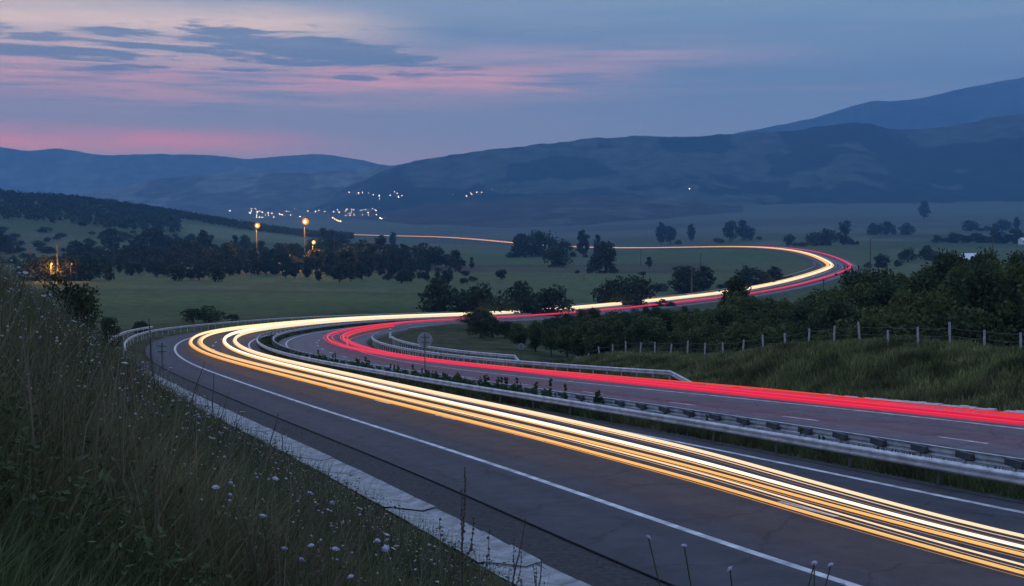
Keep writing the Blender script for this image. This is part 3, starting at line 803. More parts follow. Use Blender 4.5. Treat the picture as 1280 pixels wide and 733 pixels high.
# bushes and trees beyond the first bend
for q in [('bush', 'bush', 240, 226, 385, 'large dark round bush just outside the left bend', 40), ('bush', 'bush', 260, 228, 384, 'right half of the large dark bush just outside the left bend', 42), ('bush', 'bush', 289, 230, 395, 'smaller bush touching the right side of the large dark bush', 26),
          ('farbush', 'bush', 172, 190, 402, 'dark bush behind the end of the outer guardrail', 30), ('tall', 'leafy_tree', 133, 104, 388, 'dark slim tree standing over the left grass bank', 36),
          ('tall', 'leafy_tree', 97, 62, 353, 'small dark tree behind the crest of the grass bank', 18), ('bush', 'bush', 78, 46, 350, 'broad dark bush on the crest of the grass bank', 50),
          ('farbush', 'bush', 555, 330, 352, 'leftmost bush of the dark row beyond the curving road', 70), ('farbush', 'bush', 600, 325, 360, 'second bush of the dark row beyond the curving road', 64), ('farbush', 'bush', 645, 335, 355, 'third bush of the dark row beyond the curving road', 66),
          ('farbush', 'bush', 690, 340, 362, 'low bush ending the dark row beyond the curving road', 60), ('farbush', 'bush', 768, 410, 351, 'dark bush hump in the meadow between the two road legs', 46), ('farbush', 'bush', 795, 405, 347, 'taller rounded bush beside the dark hump in the meadow', 38),
          ('far', 'leafy_tree', 855, 520, 331, 'bushy tree clump at the foot of the pole with a box', 46), ('far', 'leafy_tree', 880, 540, 334, 'tree clump right of the pole with a box', 40), ('far', 'leafy_tree', 940, 560, 326, 'grey green tree inside the far bend of the road', 42),
          ('far', 'leafy_tree', 968, 600, 334, 'low tree nearest the inside of the far bend', 30),
          ('far', 'leafy_tree', 757, 760, 300, 'large dark tree alone in the middle of the valley', 34), ('far', 'leafy_tree', 745, 750, 316, 'lower crown leaning on the large lone valley tree', 24),
          ('farbush', 'bush', 694, 900, 307, 'wide dark bush left of the large lone valley tree', 24), ('far', 'leafy_tree', 803, 700, 338, 'small dark shrubby tree below the ploughed strip', 10), ('far', 'leafy_tree', 811, 860, 321, 'tiny round tree right of the lone valley tree', 10),
          ('far', 'leafy_tree', 484, 620, 342, 'small round tree alone on the pale meadow', 14), ('far', 'leafy_tree', 528, 640, 340, 'smallest tree of the two on the pale meadow', 10), ('far', 'leafy_tree', 626, 640, 335, 'round dark tree at the edge of the ploughed field', 17),
          ('farbush', 'bush', 545, 600, 347, 'flat low bush on the pale meadow', 20), ('farbush', 'bush', 590, 620, 346, 'thin low scrub on the pale meadow near the round tree', 14),
          ('farbush', 'bush', 655, 1150, 292, 'wide dark tree clump beside the far headlight line', 30), ('farbush', 'bush', 676, 1160, 290, 'taller right half of the clump beside the far headlight line', 26), ('far', 'leafy_tree', 706, 1180, 294, 'tree just right of the clump on the far headlight line', 18), ('far', 'leafy_tree', 729, 1200, 289, 'slim tall tree standing on the far headlight line', 11), ('far', 'leafy_tree', 747, 1190, 296, 'small tree right of the slim tall one on the far headlight line', 13),
          ('far', 'leafy_tree', 826, 1900, 279, 'left tree of the grey pair on the plain', 11), ('far', 'leafy_tree', 838, 1900, 279, 'right tree of the grey pair on the plain', 11), ('far', 'leafy_tree', 864, 1900, 281, 'single small grey tree right of the pair on the plain', 12),
          ('far', 'leafy_tree', 912, 1800, 272, 'tallest grey tree on the plain above the far bend', 17), ('far', 'leafy_tree', 927, 1820, 275, 'mid sized grey tree beside the tallest one on the plain', 12), ('far', 'leafy_tree', 936, 1820, 279, 'shorter grey tree beside the tallest one on the plain', 9),
          ('far', 'leafy_tree', 986, 1500, 289, 'small lone tree above the far bend', 9), ('farbush', 'bush', 1017, 1450, 291, 'low bush left of the wide clump on the right plain', 16), ('farbush', 'bush', 1035, 1450, 287, 'left half of the wide clump on the right plain', 28), ('far', 'leafy_tree', 1054, 1450, 285, 'right half of the wide clump on the right plain', 20), ('far', 'leafy_tree', 1056, 1900, 272, 'tall slim tree rising behind the wide clump', 12),
          ('farbush', 'bush', 1092, 2000, 279, 'tiny bush on the right plain field edge', 10), ('farbush', 'bush', 1108, 2000, 277, 'tiny round bush on the right plain field edge', 11), ('farbush', 'bush', 1133, 2000, 280, 'long flat bush on the right plain field edge', 26),
          ('far', 'leafy_tree', 1154, 3000, 250, 'lone hazy tree high on the right slope', 10), ('far', 'leafy_tree', 1103, 800, 313, 'dark tree right of the tall pole on the plain', 18),
          ('farbush', 'bush', 1212, 2200, 276, 'dark hedge clump at the right edge of the plain', 22), ('far', 'leafy_tree', 1195, 1500, 288, 'first tree of the hazy row near the right edge', 26), ('far', 'leafy_tree', 1220, 1500, 290, 'second tree of the hazy row near the right edge', 24), ('far', 'leafy_tree', 1245, 1480, 288, 'third tree of the hazy row near the right edge', 26), ('far', 'leafy_tree', 1268, 1480, 286, 'last tree of the hazy row at the right edge', 28), ('farbush', 'bush', 1252, 2200, 276, 'broad hazy clump behind the row at the right edge', 30), ('far', 'leafy_tree', 1270, 2200, 272, 'tall hazy tree behind the row at the right edge', 12),
          ('farbush', 'bush', 1171, 1500, 294, 'small hazy bush left of the row near the right edge', 12), ('farbush', 'bush', 1158, 950, 308, 'small scrub patch on the field right of the tall pole', 16), ('farbush', 'bush', 1135, 920, 312, 'smallest scrub dot on the field right of the tall pole', 8), ('farbush', 'bush', 1170, 900, 315, 'rightmost scrub dot on the field right of the tall pole', 10),
          ('far', 'leafy_tree', 1185, 420, 316, 'greyish tree behind the crest of the wood beside the white roof', 40), ('far', 'leafy_tree', 1160, 430, 330, 'lower greyish tree left of the white roof', 36)]:
    ptree(*q)
def companions():
    for (px, D, h, w) in [(838, 525, 3.2, 1.4), (872, 530, 3.6, 1.5), (898, 545, 3., 1.5), (915, 555, 3.5, 1.3), (955, 575, 3.6, 1.5), (985, 610, 2.6, 1.5), (735, 745, 3.2, 1.), (768, 755, 3., 1.), (575, 328, 2.6, 1.3), (625, 332, 2.8, 1.3), (668, 336, 2.5, 1.4), (712, 342, 2.2, 1.2), (535, 331, 1.8, 1.), (752, 408, 2.2, 1.2), (782, 408, 3., 1.1), (812, 404, 2.4, 1.2),
                          (640, 1150, 5, 1.2), (690, 1165, 5.5, 1.), (718, 1185, 4.5, 1.), (900, 1810, 6, 1.2), (945, 1830, 5, 1.3), (850, 1900, 5, 1.2), (1005, 1460, 5, 1.3), (1068, 1450, 6, 1.), (1183, 1500, 6, 1.3), (1208, 1500, 7, 1.2), (1232, 1490, 7, 1.2), (1256, 1480, 7, 1.2), (1240, 2200, 8, 1.3), (1225, 2200, 7, 1.6), (1115, 810, 4, 1.), (1092, 800, 3.5, 1.)]:
        for j in range(3):
            p = at(px + rng.normal(0, 9 * 500 / D + 3), D * rng.uniform(.985, 1.015)); k = h * rng.uniform(.6, 1.15) / 3.6
            plant('farbush', 'bush', p, (k * w, k * w, k), 'low scrub fringing the tree clumps and hedgerows of the valley', 'bush', 'hedgerow scrub in the valley')
companions()
# dark belt of trees across the left of the valley, one tree each
BX = [40, 100, 160, 220, 300, 380, 440, 500, 560, 585]
def belt(D0, a, b, st, ys, lab, grp, key='far', jit=3.):
    px = a
    while px < b:
        y = np.interp(px, BX, ys) + rng.normal(0, jit); D = D0 * rng.uniform(.88, 1.10); y += rng.normal(0, 2.5) if rng.random() < .5 else 4 * rng.random()
        p = at(px, D); h = (YH - y) / F * D - p[2]
        if h > 2: plant(key, 'leafy_tree', p, (max(h, 5) / HV[key] * rng.uniform(.9, 1.4),) * 2 + (h / HV[key],), lab, 'tree', grp)
        px += st * rng.uniform(.7, 1.3)
belt(640, 112, 580, 12, [336, 330, 329, 327, 326, 325, 327, 333, 340, 345], 'dark tree at the front edge of the belt below the orange lamps', 'trees along the front of the dark belt')
belt(760, 100, 590, 11, [328, 322, 318, 316, 315, 312, 312, 318, 330, 335], 'dark tree in the middle of the belt below the orange lamps', 'trees in the middle of the dark belt')
belt(900, 60, 590, 10, [320, 312, 304, 302, 306, 300, 302, 306, 312, 320], 'dark tree at the back of the belt below the orange lamps', 'trees along the back of the dark belt')
belt(1150, 0, 420, 14, [305, 302, 294, 292, 300, 306, 300, 300, 300, 300], 'hazy tree on the left slope above the dark belt', 'scattered trees on the left slope', jit=5.)
for q in [(404, 1300, 288, 'dark tree at the right end of the ridge above the lamps', 22), (416, 1280, 284, 'highest dark tree at the right end of the ridge above the lamps', 22), (428, 1260, 290, 'last dark tree on the ridge before the far headlight line', 20), (476, 1500, 292, 'small tree standing before the far headlight line', 9), (491, 1500, 291, 'second small tree standing before the far headlight line', 10)]:
    ptree('far', 'leafy_tree', q[0], q[1], q[2], q[3], q[4])

def scrub():
    for k in range(95):
        px = rng.uniform(-20, 250); D = math.exp(rng.uniform(math.log(800), math.log(1480)))
        p = at(px, D); h = rng.uniform(2.5, 6.5)
        plant('farbush', 'bush', p, (h / 3.6 * rng.uniform(.8, 1.8),) * 2 + (h / 3.6,), 'dark scrubby bush scattered over the left slope below the wooded hill', 'bush', 'scrub on the left slope')
scrub()
# the wood on the left hill reads as one mass
def forest():
    Vs, Qs, Cs, off = [], [], [], 0
    n = 5200; px = rng.uniform(-260, 440, n)
    for i in range(n):
        dmin, dmax = 1500, 1960
        D = 1960 - (460 * rng.random() ** 1.6)
        if rng.random() < .3: D = rng.uniform(1880, 1960)
        if 225 < px[i] < 440 and D < 1830: continue
        x = (px[i] - CX) / F * D; hh = rng.uniform(7, 12); ww = hh * rng.uniform(.7, 1.0)
        m = 26; d = rng.normal(size=(m, 3)); d /= np.linalg.norm(d, axis=1)[:, None]
        P = d * (rng.random(m) ** .4)[:, None] * np.array([ww / 2, ww / 2, hh / 2]) + np.array([0, 0, hh / 2])
        V, Q = leaf_cards(P, 2.6, .8, i); V = V + np.array([x, D, 0]); Vs.append(V); Qs.append(Q + off); off += len(V)
        Cs.append(np.repeat((np.array(DK0) * (.6 + .6 * rng.random()))[None] , len(V), 0)); Vs[-1][:, 2] += 0
        px_ = x
        Vs[-1] = np.concatenate([V[:, :2], V[:, 2:]], 1)
    V = np.vstack(Vs); 
    # set on the ground tree by tree
    cx = V.reshape(-1, 26 * 4, 3)[:, :, 0].mean(1); cy = V.reshape(-1, 26 * 4, 3)[:, :, 1].mean(1)
    V[:, 2] += np.repeat(ground(cx, cy, False), 26 * 4) - .5
    me = mesh('forest', V, np.vstack(Qs)); set_col(me, np.vstack(Cs))
    tag(link('forest', me, M['leaf']), 'dark wooded hill at the left, below the hazy mountains', 'forest', kind='stuff')
forest()

# ------------------------------------------------------------------ grass of the near bank, median and embankment
def blades(x, y, h, w, lean, c0, c1, name, seed, z=None, base=0., dry=.55):
    r = np.random.default_rng(seed); n = len(x)
    z = ground(x, y) if z is None else z
    a = r.uniform(0, 6.28, n); sx, sy = np.cos(a), np.sin(a)
    b = r.uniform(0, 6.28, n); lx, ly = np.cos(b) * lean * h, np.sin(b) * lean * h
    V = np.empty((n, 5, 3), np.float32)
    for i, (t, ww) in enumerate(((0, -1), (0, 1), (.55, .75), (.55, -.75), (1, 0))):
        q = t * t
        V[:, i, 0] = x + lx * q + sx * w * ww * .5; V[:, i, 1] = y + ly * q + sy * w * ww * .5; V[:, i, 2] = z - .05 + base + h * (t - .12 * q * lean)
    idx = np.arange(n)[:, None] * 5
    # two triangles and a tip, all triangles
    Q = np.concatenate([idx + np.array([0, 1, 2]), idx + np.array([0, 2, 3]), idx + np.array([3, 2, 4])])
    me = mesh(name, V.reshape(-1, 3), Q.astype(np.int32))
    t = r.random(n)[:, None]; pat = np.clip(.5 + 1.7 * fbm(x / 1.6, y / 1.6, 4), 0, 1)[:, None]; dk = np.clip(.9 + 1.1 * fbm(x / 1.1 + 50, y / 1.1, 3), .35, 1.5)[:, None]
    c = np.array(c0) * (1 - t) + np.array(c1) * t
    c = c * (1 - dry * pat) + np.array([.20, .155, .085]) * (dry * pat) * (.6 + .7 * t)
    c = c * dk
    set_col(me, np.repeat(c, 5, 0))
    return me
def bank_grass():
    n = 330000
    D = np.exp(rng.uniform(math.log(3.2), math.log(105), n)); px = rng.uniform(-160, 900, n)
    x = (px - CX) / F * D; s, u, zr = nearest(x, D)
    keep = (u < -16.1) & (u > -40) & (s < 97); x, D = x[keep], D[keep]; u = u[keep]
    r = rng.random(len(x))
    h = (.18 + .46 * r ** 2) * (1 + .75 * fbm(x / 1.9, D / 1.9)) * np.clip(.30 + .24 * (-u - 16.1), .28, 1.15); h = np.clip(h * .75, .07, .7)
    w = np.clip(.007 + .0011 * D, .008, .06) * rng.uniform(.6, 1.4, len(x))
    me = blades(x, D, h, w, rng.uniform(.1, .75, len(x)), (.046, .064, .024), (.135, .165, .062), 'grass', 3)
    tag(link('grass', me, M['grassblade']), 'rough dark grass covering the roadside bank in front', 'grass', kind='stuff')
bank_grass()
def bank_stalks():
    n = 5200
    D = np.exp(rng.uniform(math.log(5.), math.log(95), n)); px = rng.uniform(-120, 760, n); x = (px - CX) / F * D
    s, u, zr = nearest(x, D); keep = (u < -16.1) & (u > -36) & (s < 95); x, D, u = x[keep], D[keep], u[keep]
    h = rng.uniform(.5, 1.25, len(x)) * np.clip(.4 + .2 * (-u - 16.0), .4, 1.)
    me = blades(x, D, h, np.clip(.004 + .0005 * D, .005, .03), rng.uniform(.05, .5, len(x)), (.08, .066, .045), (.22, .195, .14), 'dry_grass', 5)
    tag(link('dry_grass', me, M['grassblade']), 'thin dry seed stalks standing above the grass of the bank', 'grass', kind='stuff')
bank_stalks()
def broad_weeds():
    n = 17000
    D = np.exp(rng.uniform(math.log(4.5), math.log(85), n)); px = rng.uniform(-120, 780, n); x = (px - CX) / F * D
    s, u, _ = nearest(x, D); keep = (u < -16.0) & (u > -36) & (s < 92) & (fbm(x / .9, D / .9, 3) > -.12); x, D = x[keep], D[keep]
    z = ground(x, D); n = len(x); k = 9
    th = rng.uniform(.12, .5, n)
    P = np.repeat(np.stack([x, D, z], -1), k, 0) + rng.normal(size=(n * k, 3)) * np.array([.07, .07, 0]) ; P[:, 2] += rng.random(n * k) * np.repeat(th, k)
    V, Q = leaf_cards(P, .036, .38, 71, .6)
    V = V.reshape(-1, 4, 3); c = V.mean(1, keepdims=True); V = (c + (V - c) * (1 + .035 * np.repeat(D, k))[:, None, None]).reshape(-1, 3)
    me = mesh('weeds', V, Q); t = np.repeat(rng.random(n), k * 4)[:, None]
    set_col(me, np.array([.035, .056, .020]) * (1 - t) + np.array([.12, .15, .055]) * t)
    tag(link('weeds', me, M['leaf']), 'low broad leaved weeds among the grass of the roadside bank', 'weeds', kind='stuff')
broad_weeds()
def strip_grass(name, label, sa, sb, ua, ub, n, h0, h1, wmul, seed, c0, c1, shoulder=None, dry=.3):
    s = rng.uniform(sa, sb, n) if shoulder is None else sa + (sb - sa) * rng.random(n) ** shoulder
    u = rng.uniform(ua, ub, n); P = road_pt(s, u)
    z = ground(P[:, 0], P[:, 1]) if abs(ua) > 5 else P[:, 2] - .02
    h = rng.uniform(h0, h1, n) * (1 + .5 * fbm(P[:, 0] / 2.5, P[:, 1] / 2.5)); D = np.maximum(P[:, 1], 3)
    me = blades(P[:, 0], P[:, 1], h, np.clip((.006 + .0008 * D) * wmul, .01, .12), rng.uniform(.1, .6, n), c0, c1, name, seed, z, dry=dry)
    tag(link(name, me, M['grassblade']), label, 'grass', kind='stuff')
strip_grass('grass', 'strip of grass in the median between the two steel guardrails', 8, 330, -1.25, .95, 70000, .18, .52, 1.2, 11, (.036, .058, .018), (.085, .115, .036), 1.6)
strip_grass('grass', 'long grass on the embankment under the wire fence', 20, 112, 12.9, 24, 130000, .2, .6, 1.3, 12, (.085, .105, .034), (.22, .245, .085), dry=.4)
strip_grass('weeds', 'sparse weeds along the dark gravel between asphalt and drainage channel', 2, 100, -14.6, -13.25, 7000, .03, .22, 1., 13, (.028, .034, .02), (.06, .06, .04))

# taller weeds along the median, each a plant of its own
def median_weeds():
    st = []
    for a, b, n in ((84, 106, 60), (66, 84, 60), (55, 66, 34), (34, 52, 24), (106, 140, 34), (18, 34, 8)):
        st += list(rng.uniform(a, b, n))
    for s in sorted(st):
        p = road_pt(s, rng.uniform(-.9, .2)); k = rng.uniform(.45, 1.05) * (1.15 if 56 < s < 120 else .7)
        plant('weed', 'weed_plant', p, (k * 1.0, k * 1.0, k), 'leafy green weed growing between the two median guardrails', 'weed', 'weeds growing in the median')
median_weeds()

# ------------------------------------------------------------------ wild flowers and dry stalks on the bank
def flower_kinds():
    out = {}
    for kind, mat in (('mauve', 'petal_mauve'), ('white', 'petal_white'), ('yellow', 'petal_yellow')):
        hs = []
        for v in range(3):
            b = MB()
            if kind == 'mauve':
                b.lathe((0, 0, 0), [(.002, -.014), (.014, -.010), (.021, 0), (.018, .009), (.009, .014), (.001, .015)], 10)
                for k in range(14):
                    a = k * 2.4; r_ = .018 + .004 * (k % 3); c_, s_ = math.cos(a), math.sin(a)
                    b.add([(c_ * .012, s_ * .012, .002), (c_ * r_ - s_ * .006, s_ * r_ + c_ * .006, .004 + .003 * (k % 2)), (c_ * (r_ + .007), s_ * (r_ + .007), .001), (c_ * r_ + s_ * .006, s_ * r_ - c_ * .006, .004)], [(0, 1, 2, 3)])
            elif kind == 'white':
                for k in range(13):
                    a = k * 2.4 + v; r_ = .012 * math.sqrt(k); c_ = (math.cos(a) * r_, math.sin(a) * r_, -.1 * r_)
                    b.lathe(c_, [(.002, -.003), (.009, 0), (.006, .004), (.001, .005)], 7)
            else:
                for k in range(9):
                    a = k * .698; c_, s_ = math.cos(a), math.sin(a)
                    b.add([(0, 0, 0), (c_ * .012 - s_ * .006, s_ * .012 + c_ * .006, .004), (c_ * .02, s_ * .02, .002), (c_ * .012 + s_ * .006, s_ * .012 - c_ * .006, .004)], [(0, 1, 2, 3)])
                b.lathe((0, 0, 0), [(.006, -.002), (.008, .003), (.002, .007)], 8)
            me = mesh('flower_head', b.v, b.f); me.materials.append(M[mat]); hs.append(me)
        out[kind] = hs
    st = []
    for v in range(4):
        b = MB(); bx, by = rng.normal(0, .10, 2)
        pts = [(bx * t * t, by * t * t, t) for t in np.linspace(-.08, 1, 6)]
        b.tube(pts, [.0045, .004, .0036, .0032, .003, .0028], 5)
        for k in range(3):
            z = .2 + .2 * k; a = rng.uniform(0, 6.28); L_ = .09
            b.add([(bx * z * z, by * z * z, z), (bx * z * z + math.cos(a) * L_ * .5 - math.sin(a) * .012, by * z * z + math.sin(a) * L_ * .5 + math.cos(a) * .012, z + .05), (bx * z * z + math.cos(a) * L_, by * z * z + math.sin(a) * L_, z + .055), (bx * z * z + math.cos(a) * L_ * .5 + math.sin(a) * .012, by * z * z + math.sin(a) * L_ * .5 - math.cos(a) * .012, z + .05)], [(0, 1, 2, 3)])
        me = mesh('stem', b.v, b.f); me.materials.append(M['stem']); st.append((me, bx, by))
    return out, st
FK, FS = flower_kinds()
FL = dict(mauve='round mauve wildflower on a thin stem in the dark grass of the bank', white='flat white wildflower on a thin stem in the dark grass of the bank', yellow='small yellow wildflower in the dark grass of the bank')
FG = dict(mauve='mauve wildflowers on the bank', white='white wildflowers on the bank', yellow='yellow wildflowers on the bank')
def flower(kind, px, D, h, sc=1., thin=1.):
    p = at(px, D)
    root = empty('wildflower', tuple(p), rng.uniform(0, 6.28)); tag(root, FL[kind], 'flower', FG[kind])
    me, bx, by = FS[int(rng.integers(4))]
    o = bpy.data.objects.new('stem', me); COL.objects.link(o); o.parent = root; o.scale = (h * thin, h * thin, h)
    q = bpy.data.objects.new('flower_head', FK[kind][int(rng.integers(3))]); COL.objects.link(q); q.parent = root
    q.location = (bx * h * thin, by * h * thin, h); q.scale = (sc,) * 3; q.rotation_euler = (rng.normal(0, .3), rng.normal(0, .3), rng.uniform(0, 6.28))
def at_view(px, py, D):
    """height above ground a flower needs to be seen at this spot of the view"""
    return (YH - py) / F * D - at(px, D)[2]
for (px, py) in [(232, 615), (250, 621), (247, 637), (212, 653), (272, 655), (248, 671), (203, 687), (232, 691), (233, 698), (265, 697), (284, 702), (297, 692), (309, 694), (318, 613), (322, 613), (329, 630), (335, 639), (363, 638), (381, 634), (365, 692), (372, 696), (406, 711), (416, 705), (146, 622), (157, 666), (168, 669), (174, 665), (154, 700), (109, 652), (88, 689), (83, 713), (128, 657), (170, 722), (190, 728), (430, 690), (450, 722), (455, 700), (350, 722)]:
    D = min(max(9.5 - (733 - 733) * 0, 7.), 20); best = None
    for D in np.linspace(6, 26, 60):
        h = at_view(px, py, D)
        if .5 < h < .95: best = (D, h); break
    if best: flower('mauve', px + rng.normal(0, 1), best[0], best[1], rng.uniform(.55, .85))
nw = 0
while nw < 246:
    D = math.exp(rng.uniform(math.log(9), math.log(55))); px = rng.uniform(-60, 560)
    x = (px - CX) / F * D; s, u, _ = nearest(np.array([x]), np.array([D]))
    if u[0] > -16.4 or u[0] < -32 or s[0] > 85: continue
    if vnoise(px / 70., D / 5.) < -.2: continue
    kind = rng.choice(['white', 'mauve', 'yellow'], p=[.56, .32, .12])
    flower(kind, px, D, rng.uniform(.6, 1.0), rng.uniform(.28, .55) * (1 + D / 60)); nw += 1

def small_heads():
    n = 5200
    D = np.exp(rng.uniform(math.log(6.5), math.log(70), n)); px = rng.uniform(-80, 700, n); x = (px - CX) / F * D
    s, u, _ = nearest(x, D); keep = (u < -16.5) & (u > -34) & (s < 88) & (fbm(x / 2.4 + 9, D / 2.4, 3) > -.18); x, D = x[keep], D[keep]; n = len(x)
    z = ground(x, D) + rng.uniform(.3, .85, n); r = rng.uniform(.005, .011, n) * (1 + D / 45)
    O = np.array([[1, 0, 0], [0, 1, 0], [-1, 0, 0], [0, -1, 0], [0, 0, .8], [0, 0, -.8]])
    V = (np.stack([x, D, z], -1)[:, None] + O[None] * r[:, None, None]).reshape(-1, 3)
    T = np.array([[0, 1, 4], [1, 2, 4], [2, 3, 4], [3, 0, 4], [1, 0, 5], [2, 1, 5], [3, 2, 5], [0, 3, 5]])
    Q = (np.arange(n)[:, None, None] * 6 + T[None]).reshape(-1, 3).astype(np.int32)
    c = np.array([[.50, .50, .45], [.40, .36, .45], [.45, .42, .30], [.14, .10, .07]])[rng.choice(4, n, p=[.4, .2, .15, .25])]
    # their stems
    w = .0016 * (1 + D / 12); zb = ground(x, D)
    S = np.stack([np.stack([x - w, D, zb], -1), np.stack([x + w, D, zb], -1), np.stack([x, D, z], -1)], 1).reshape(-1, 3)
    V = np.vstack([V, S]); Q = np.vstack([Q, (np.arange(n * 3).reshape(n, 3) + n * 6).astype(np.int32)])
    me = mesh('wildflowers', V, Q); set_col(me, np.vstack([np.repeat(c, 6, 0), np.tile(np.array([[.06, .075, .035]]), (n * 3, 1))]))
    tag(link('wildflowers', me, M['grassblade']), 'tiny pale and brown seed heads sprinkled through the grass of the bank', 'seed heads', kind='stuff')
small_heads()
def dry_plant(name, label, px, D, pytop, branches, spikes=True, lean=(0., 0.), thick=.008, cat='dry plant', mat='dry'):
    p = at(px, D); h = max((YH - pytop) / F * D - p[2], .2)
    root = empty(name, tuple(p)); tag(root, label, cat)
    b = MB(); t_ = np.linspace(-.03, 1, 8)
    pts = [(lean[0] * t + .012 * math.sin(9 * t), lean[1] * t, h * t) for t in t_]
    thick *= 1.5; b.tube(pts, [thick * (1 - .75 * max(t, 0)) for t in t_], 6); b.build('stem', M[mat], root)
    for k in range(branches):
        t0 = .22 + .12 * k; a = k * 2.5 + .4; L_ = h * rng.uniform(.28, .5) * (1 - .3 * t0); q = MB()
        o0 = np.array([lean[0] * t0 + .012 * math.sin(9 * t0), lean[1] * t0, h * t0])
        pp = [tuple(o0 + np.array([math.cos(a) * L_ * .38 * (1 - (1 - t) ** 2), math.sin(a) * L_ * .2 * t, L_ * (.25 * t + .75 * t * t)])) for t in np.linspace(0, 1, 6)]
        q.tube(pp, [thick * .55 * (1 - .7 * t) for t in np.linspace(0, 1, 6)], 5)
        if spikes:
            for c in np.linspace(.35, 1, 9):
                i = min(int(c * 5), 4); w = c * 5 - i
                m = np.array(pp[i]) * (1 - w) + np.array(pp[i + 1]) * w
                q.lathe(tuple(m + rng.normal(0, thick * .5, 3)), [(thick * .2, -thick), (thick * 1.1, 0), (thick * .2, thick)], 5)
        q.build('branch', M[mat], root)
    if spikes:
        q = MB()
        cs = np.linspace(.45, 1.01, 44)
        q.tube([(lean[0] * c + .012 * math.sin(9 * c) + rng.normal(0, thick * .25), lean[1] * c + rng.normal(0, thick * .25), h * c) for c in cs], [thick * (1.35 - .8 * c) * (1.25 if i % 2 else .6) for i, c in enumerate(cs)], 6)
        q.build('seed_head', M[mat], root)
dry_plant('dry_stalk', 'tall dark branching seed stalk standing before the pale drainage channel', 576, 12.2, 590, 4, True, (.03, 0), .011)
dry_plant('dry_stalk', 'tall bare dark stalk standing alone beside the round sign at the left', 190, 30, 398, 0, False, (-.12, 0), .028)
dry_plant('dry_stalk', 'pair of crossing dark stalks at the upper end of the channel', 230, 38, 452, 2, False, (.6, 0), .02)
dry_plant('dry_stalk', 'thin dark stalk leaning right over the middle of the channel', 325, 27, 520, 2, True, (.35, 0), .012)
dry_plant('dry_stalk', 'thin upright dark stalk left of the leaning one on the channel', 262, 33, 468, 2, True, (.05, 0), .012)
dry_plant('dry_stalk', 'short forked stalk in front of the channel slabs', 352, 24, 545, 3, True, (-.05, 0), .010)
dry_plant('dry_stalk', 'low bent stalk with two arms right of the tall branching one', 628, 13.5, 655, 4, True, (.25, 0), .008)
dry_plant('dry_stalk', 'leafy dark stalk near the bottom right of the bank', 668, 13.8, 705, 5, True, (.08, 0), .008)
dry_plant('dry_stalk', 'long pale dry stem leaning across the lower left grass', 40, 7.5, 583, 1, False, (.55, .2), .009)
dry_plant('dry_stalk', 'dry stem slanting up at the left edge of the picture', -18, 9, 440, 1, False, (.45, 0), .010)
dry_plant('dry_stalk', 'second slanting dry stem lower at the left edge', -10, 8, 560, 2, False, (.65, 0), .007)
dry_plant('dry_stalk', 'curved dry stem with dark knots in the middle of the grass', 66, 12, 470, 2, True, (.5, 0), .009)
for px, py, tl in [(894, 684, .1), (918, 686, 0), (957, 698, 0), (948, 715, 0), (968, 718, 0), (1008, 713, 0), (1032, 728, 0)]:
    D = 4.6; h = at_view(px, py, D); flower('mauve', px, D, h, .46, .55)

# ------------------------------------------------------------------ signs, poles, lamps
def round_sign(label, px, py, D, r, foot=None):
    x = (px - CX) / F * D; z = (YH - py) / F * D; g = gz(x, D)
    if foot is not None: g = foot
    root = empty('road_sign', (x, D, g), .06); tag(root, label, 'road sign', None)
    b = MB(); b.tube([(0, 0, -.2), (0, 0, z - g + r * .8)], .035, 8); b.build('pole', M['steel_dark'], root)
    b = MB(); n = 28
    P = [(math.cos(2 * math.pi * k / n) * r, .045 + y_, z - g + math.sin(2 * math.pi * k / n) * r) for y_ in (0, .012) for k in range(n)]
    b.add(P, [tuple(range(n)), tuple(range(2 * n - 1, n - 1, -1))] + [(k, n + k, n + (k + 1) % n, (k + 1) % n) for k in range(n)])
    b.build('sign_plate', M['signback'], root)
    b = MB()
    for zz in (-.35, .35): b.box((0, .03, z - g + zz * r), (1.2 * r, .03, .05))
    b.build('bracket', M['steel_dark'], root)
rp = road_pt(87.2, -.4)
round_sign('round sign seen from behind on a thin pole between the median guardrails', 530.5, 425.5, float(rp[1]), .53, float(rp[2]))
round_sign('round dark sign seen from behind among the grass beside the left bend', 200, 437, 92, .60)
round_sign('small sign half hidden by the wood beyond the second guardrail', 651.5, 434, 150, .42)
def delineator(label, px, py, D, h):
    p = np.array([(px - CX) / F * D, D, (YH - py) / F * D]); root = empty('delineator_post', tuple(p)); tag(root, label, 'marker post')
    b = MB(); b.box((0, 0, h / 2), (.28, .12, h), 0, .9, .02); b.build('post', M['white'], root)
    b = MB(); b.box((0, -.066, h * .78), (.2, .01, h * .12)); b.build('reflector', M['steel_dark'], root)
delineator('white marker post behind the right guardrail at the first bend', 487, 423.5, 150, 1.25)
def utility_pole(label, px, D, ytop, arms=1, box=False, lattice=False, thick=.16):
    p = at(px, D); h = (YH - ytop) / F * D - p[2]; root = empty('utility_pole', tuple(p), rng.uniform(-.4, .4)); tag(root, label, 'utility pole')
    b = MB(); b.tube([(0, 0, -1), (0, 0, h)], [thick * 1.3, thick * .8], 8); b.build('pole', M['wood'], root)
    for k in range(arms):
        b = MB(); b.box((0, .12, h - .5 - .9 * k), (2.2, .14, .16)); a = b.build('crossarm', M['wood'], root)
        for xx in (-.95, 0, .95):
            b = MB(); b.lathe((xx, .12, h - .4 - .9 * k), [(.05, 0), (.09, .08), (.05, .14), (.08, .2), (.02, .28)], 8); b.build('insulator', M['signback'], a)
    if box:
        b = MB(); b.box((0, -.55, 1.3), (3.2, 1.2, 1.8), 0, 1, .06); b.build('equipment_box', M['white'], root)
utility_pole('tall dark pole standing on the plain right of the far bend', 1088, 720, 299, 1, thick=.34)
utility_pole('tall pole with a crossarm rising above the wood near the right edge', 1241, 560, 281, 2, thick=.26)
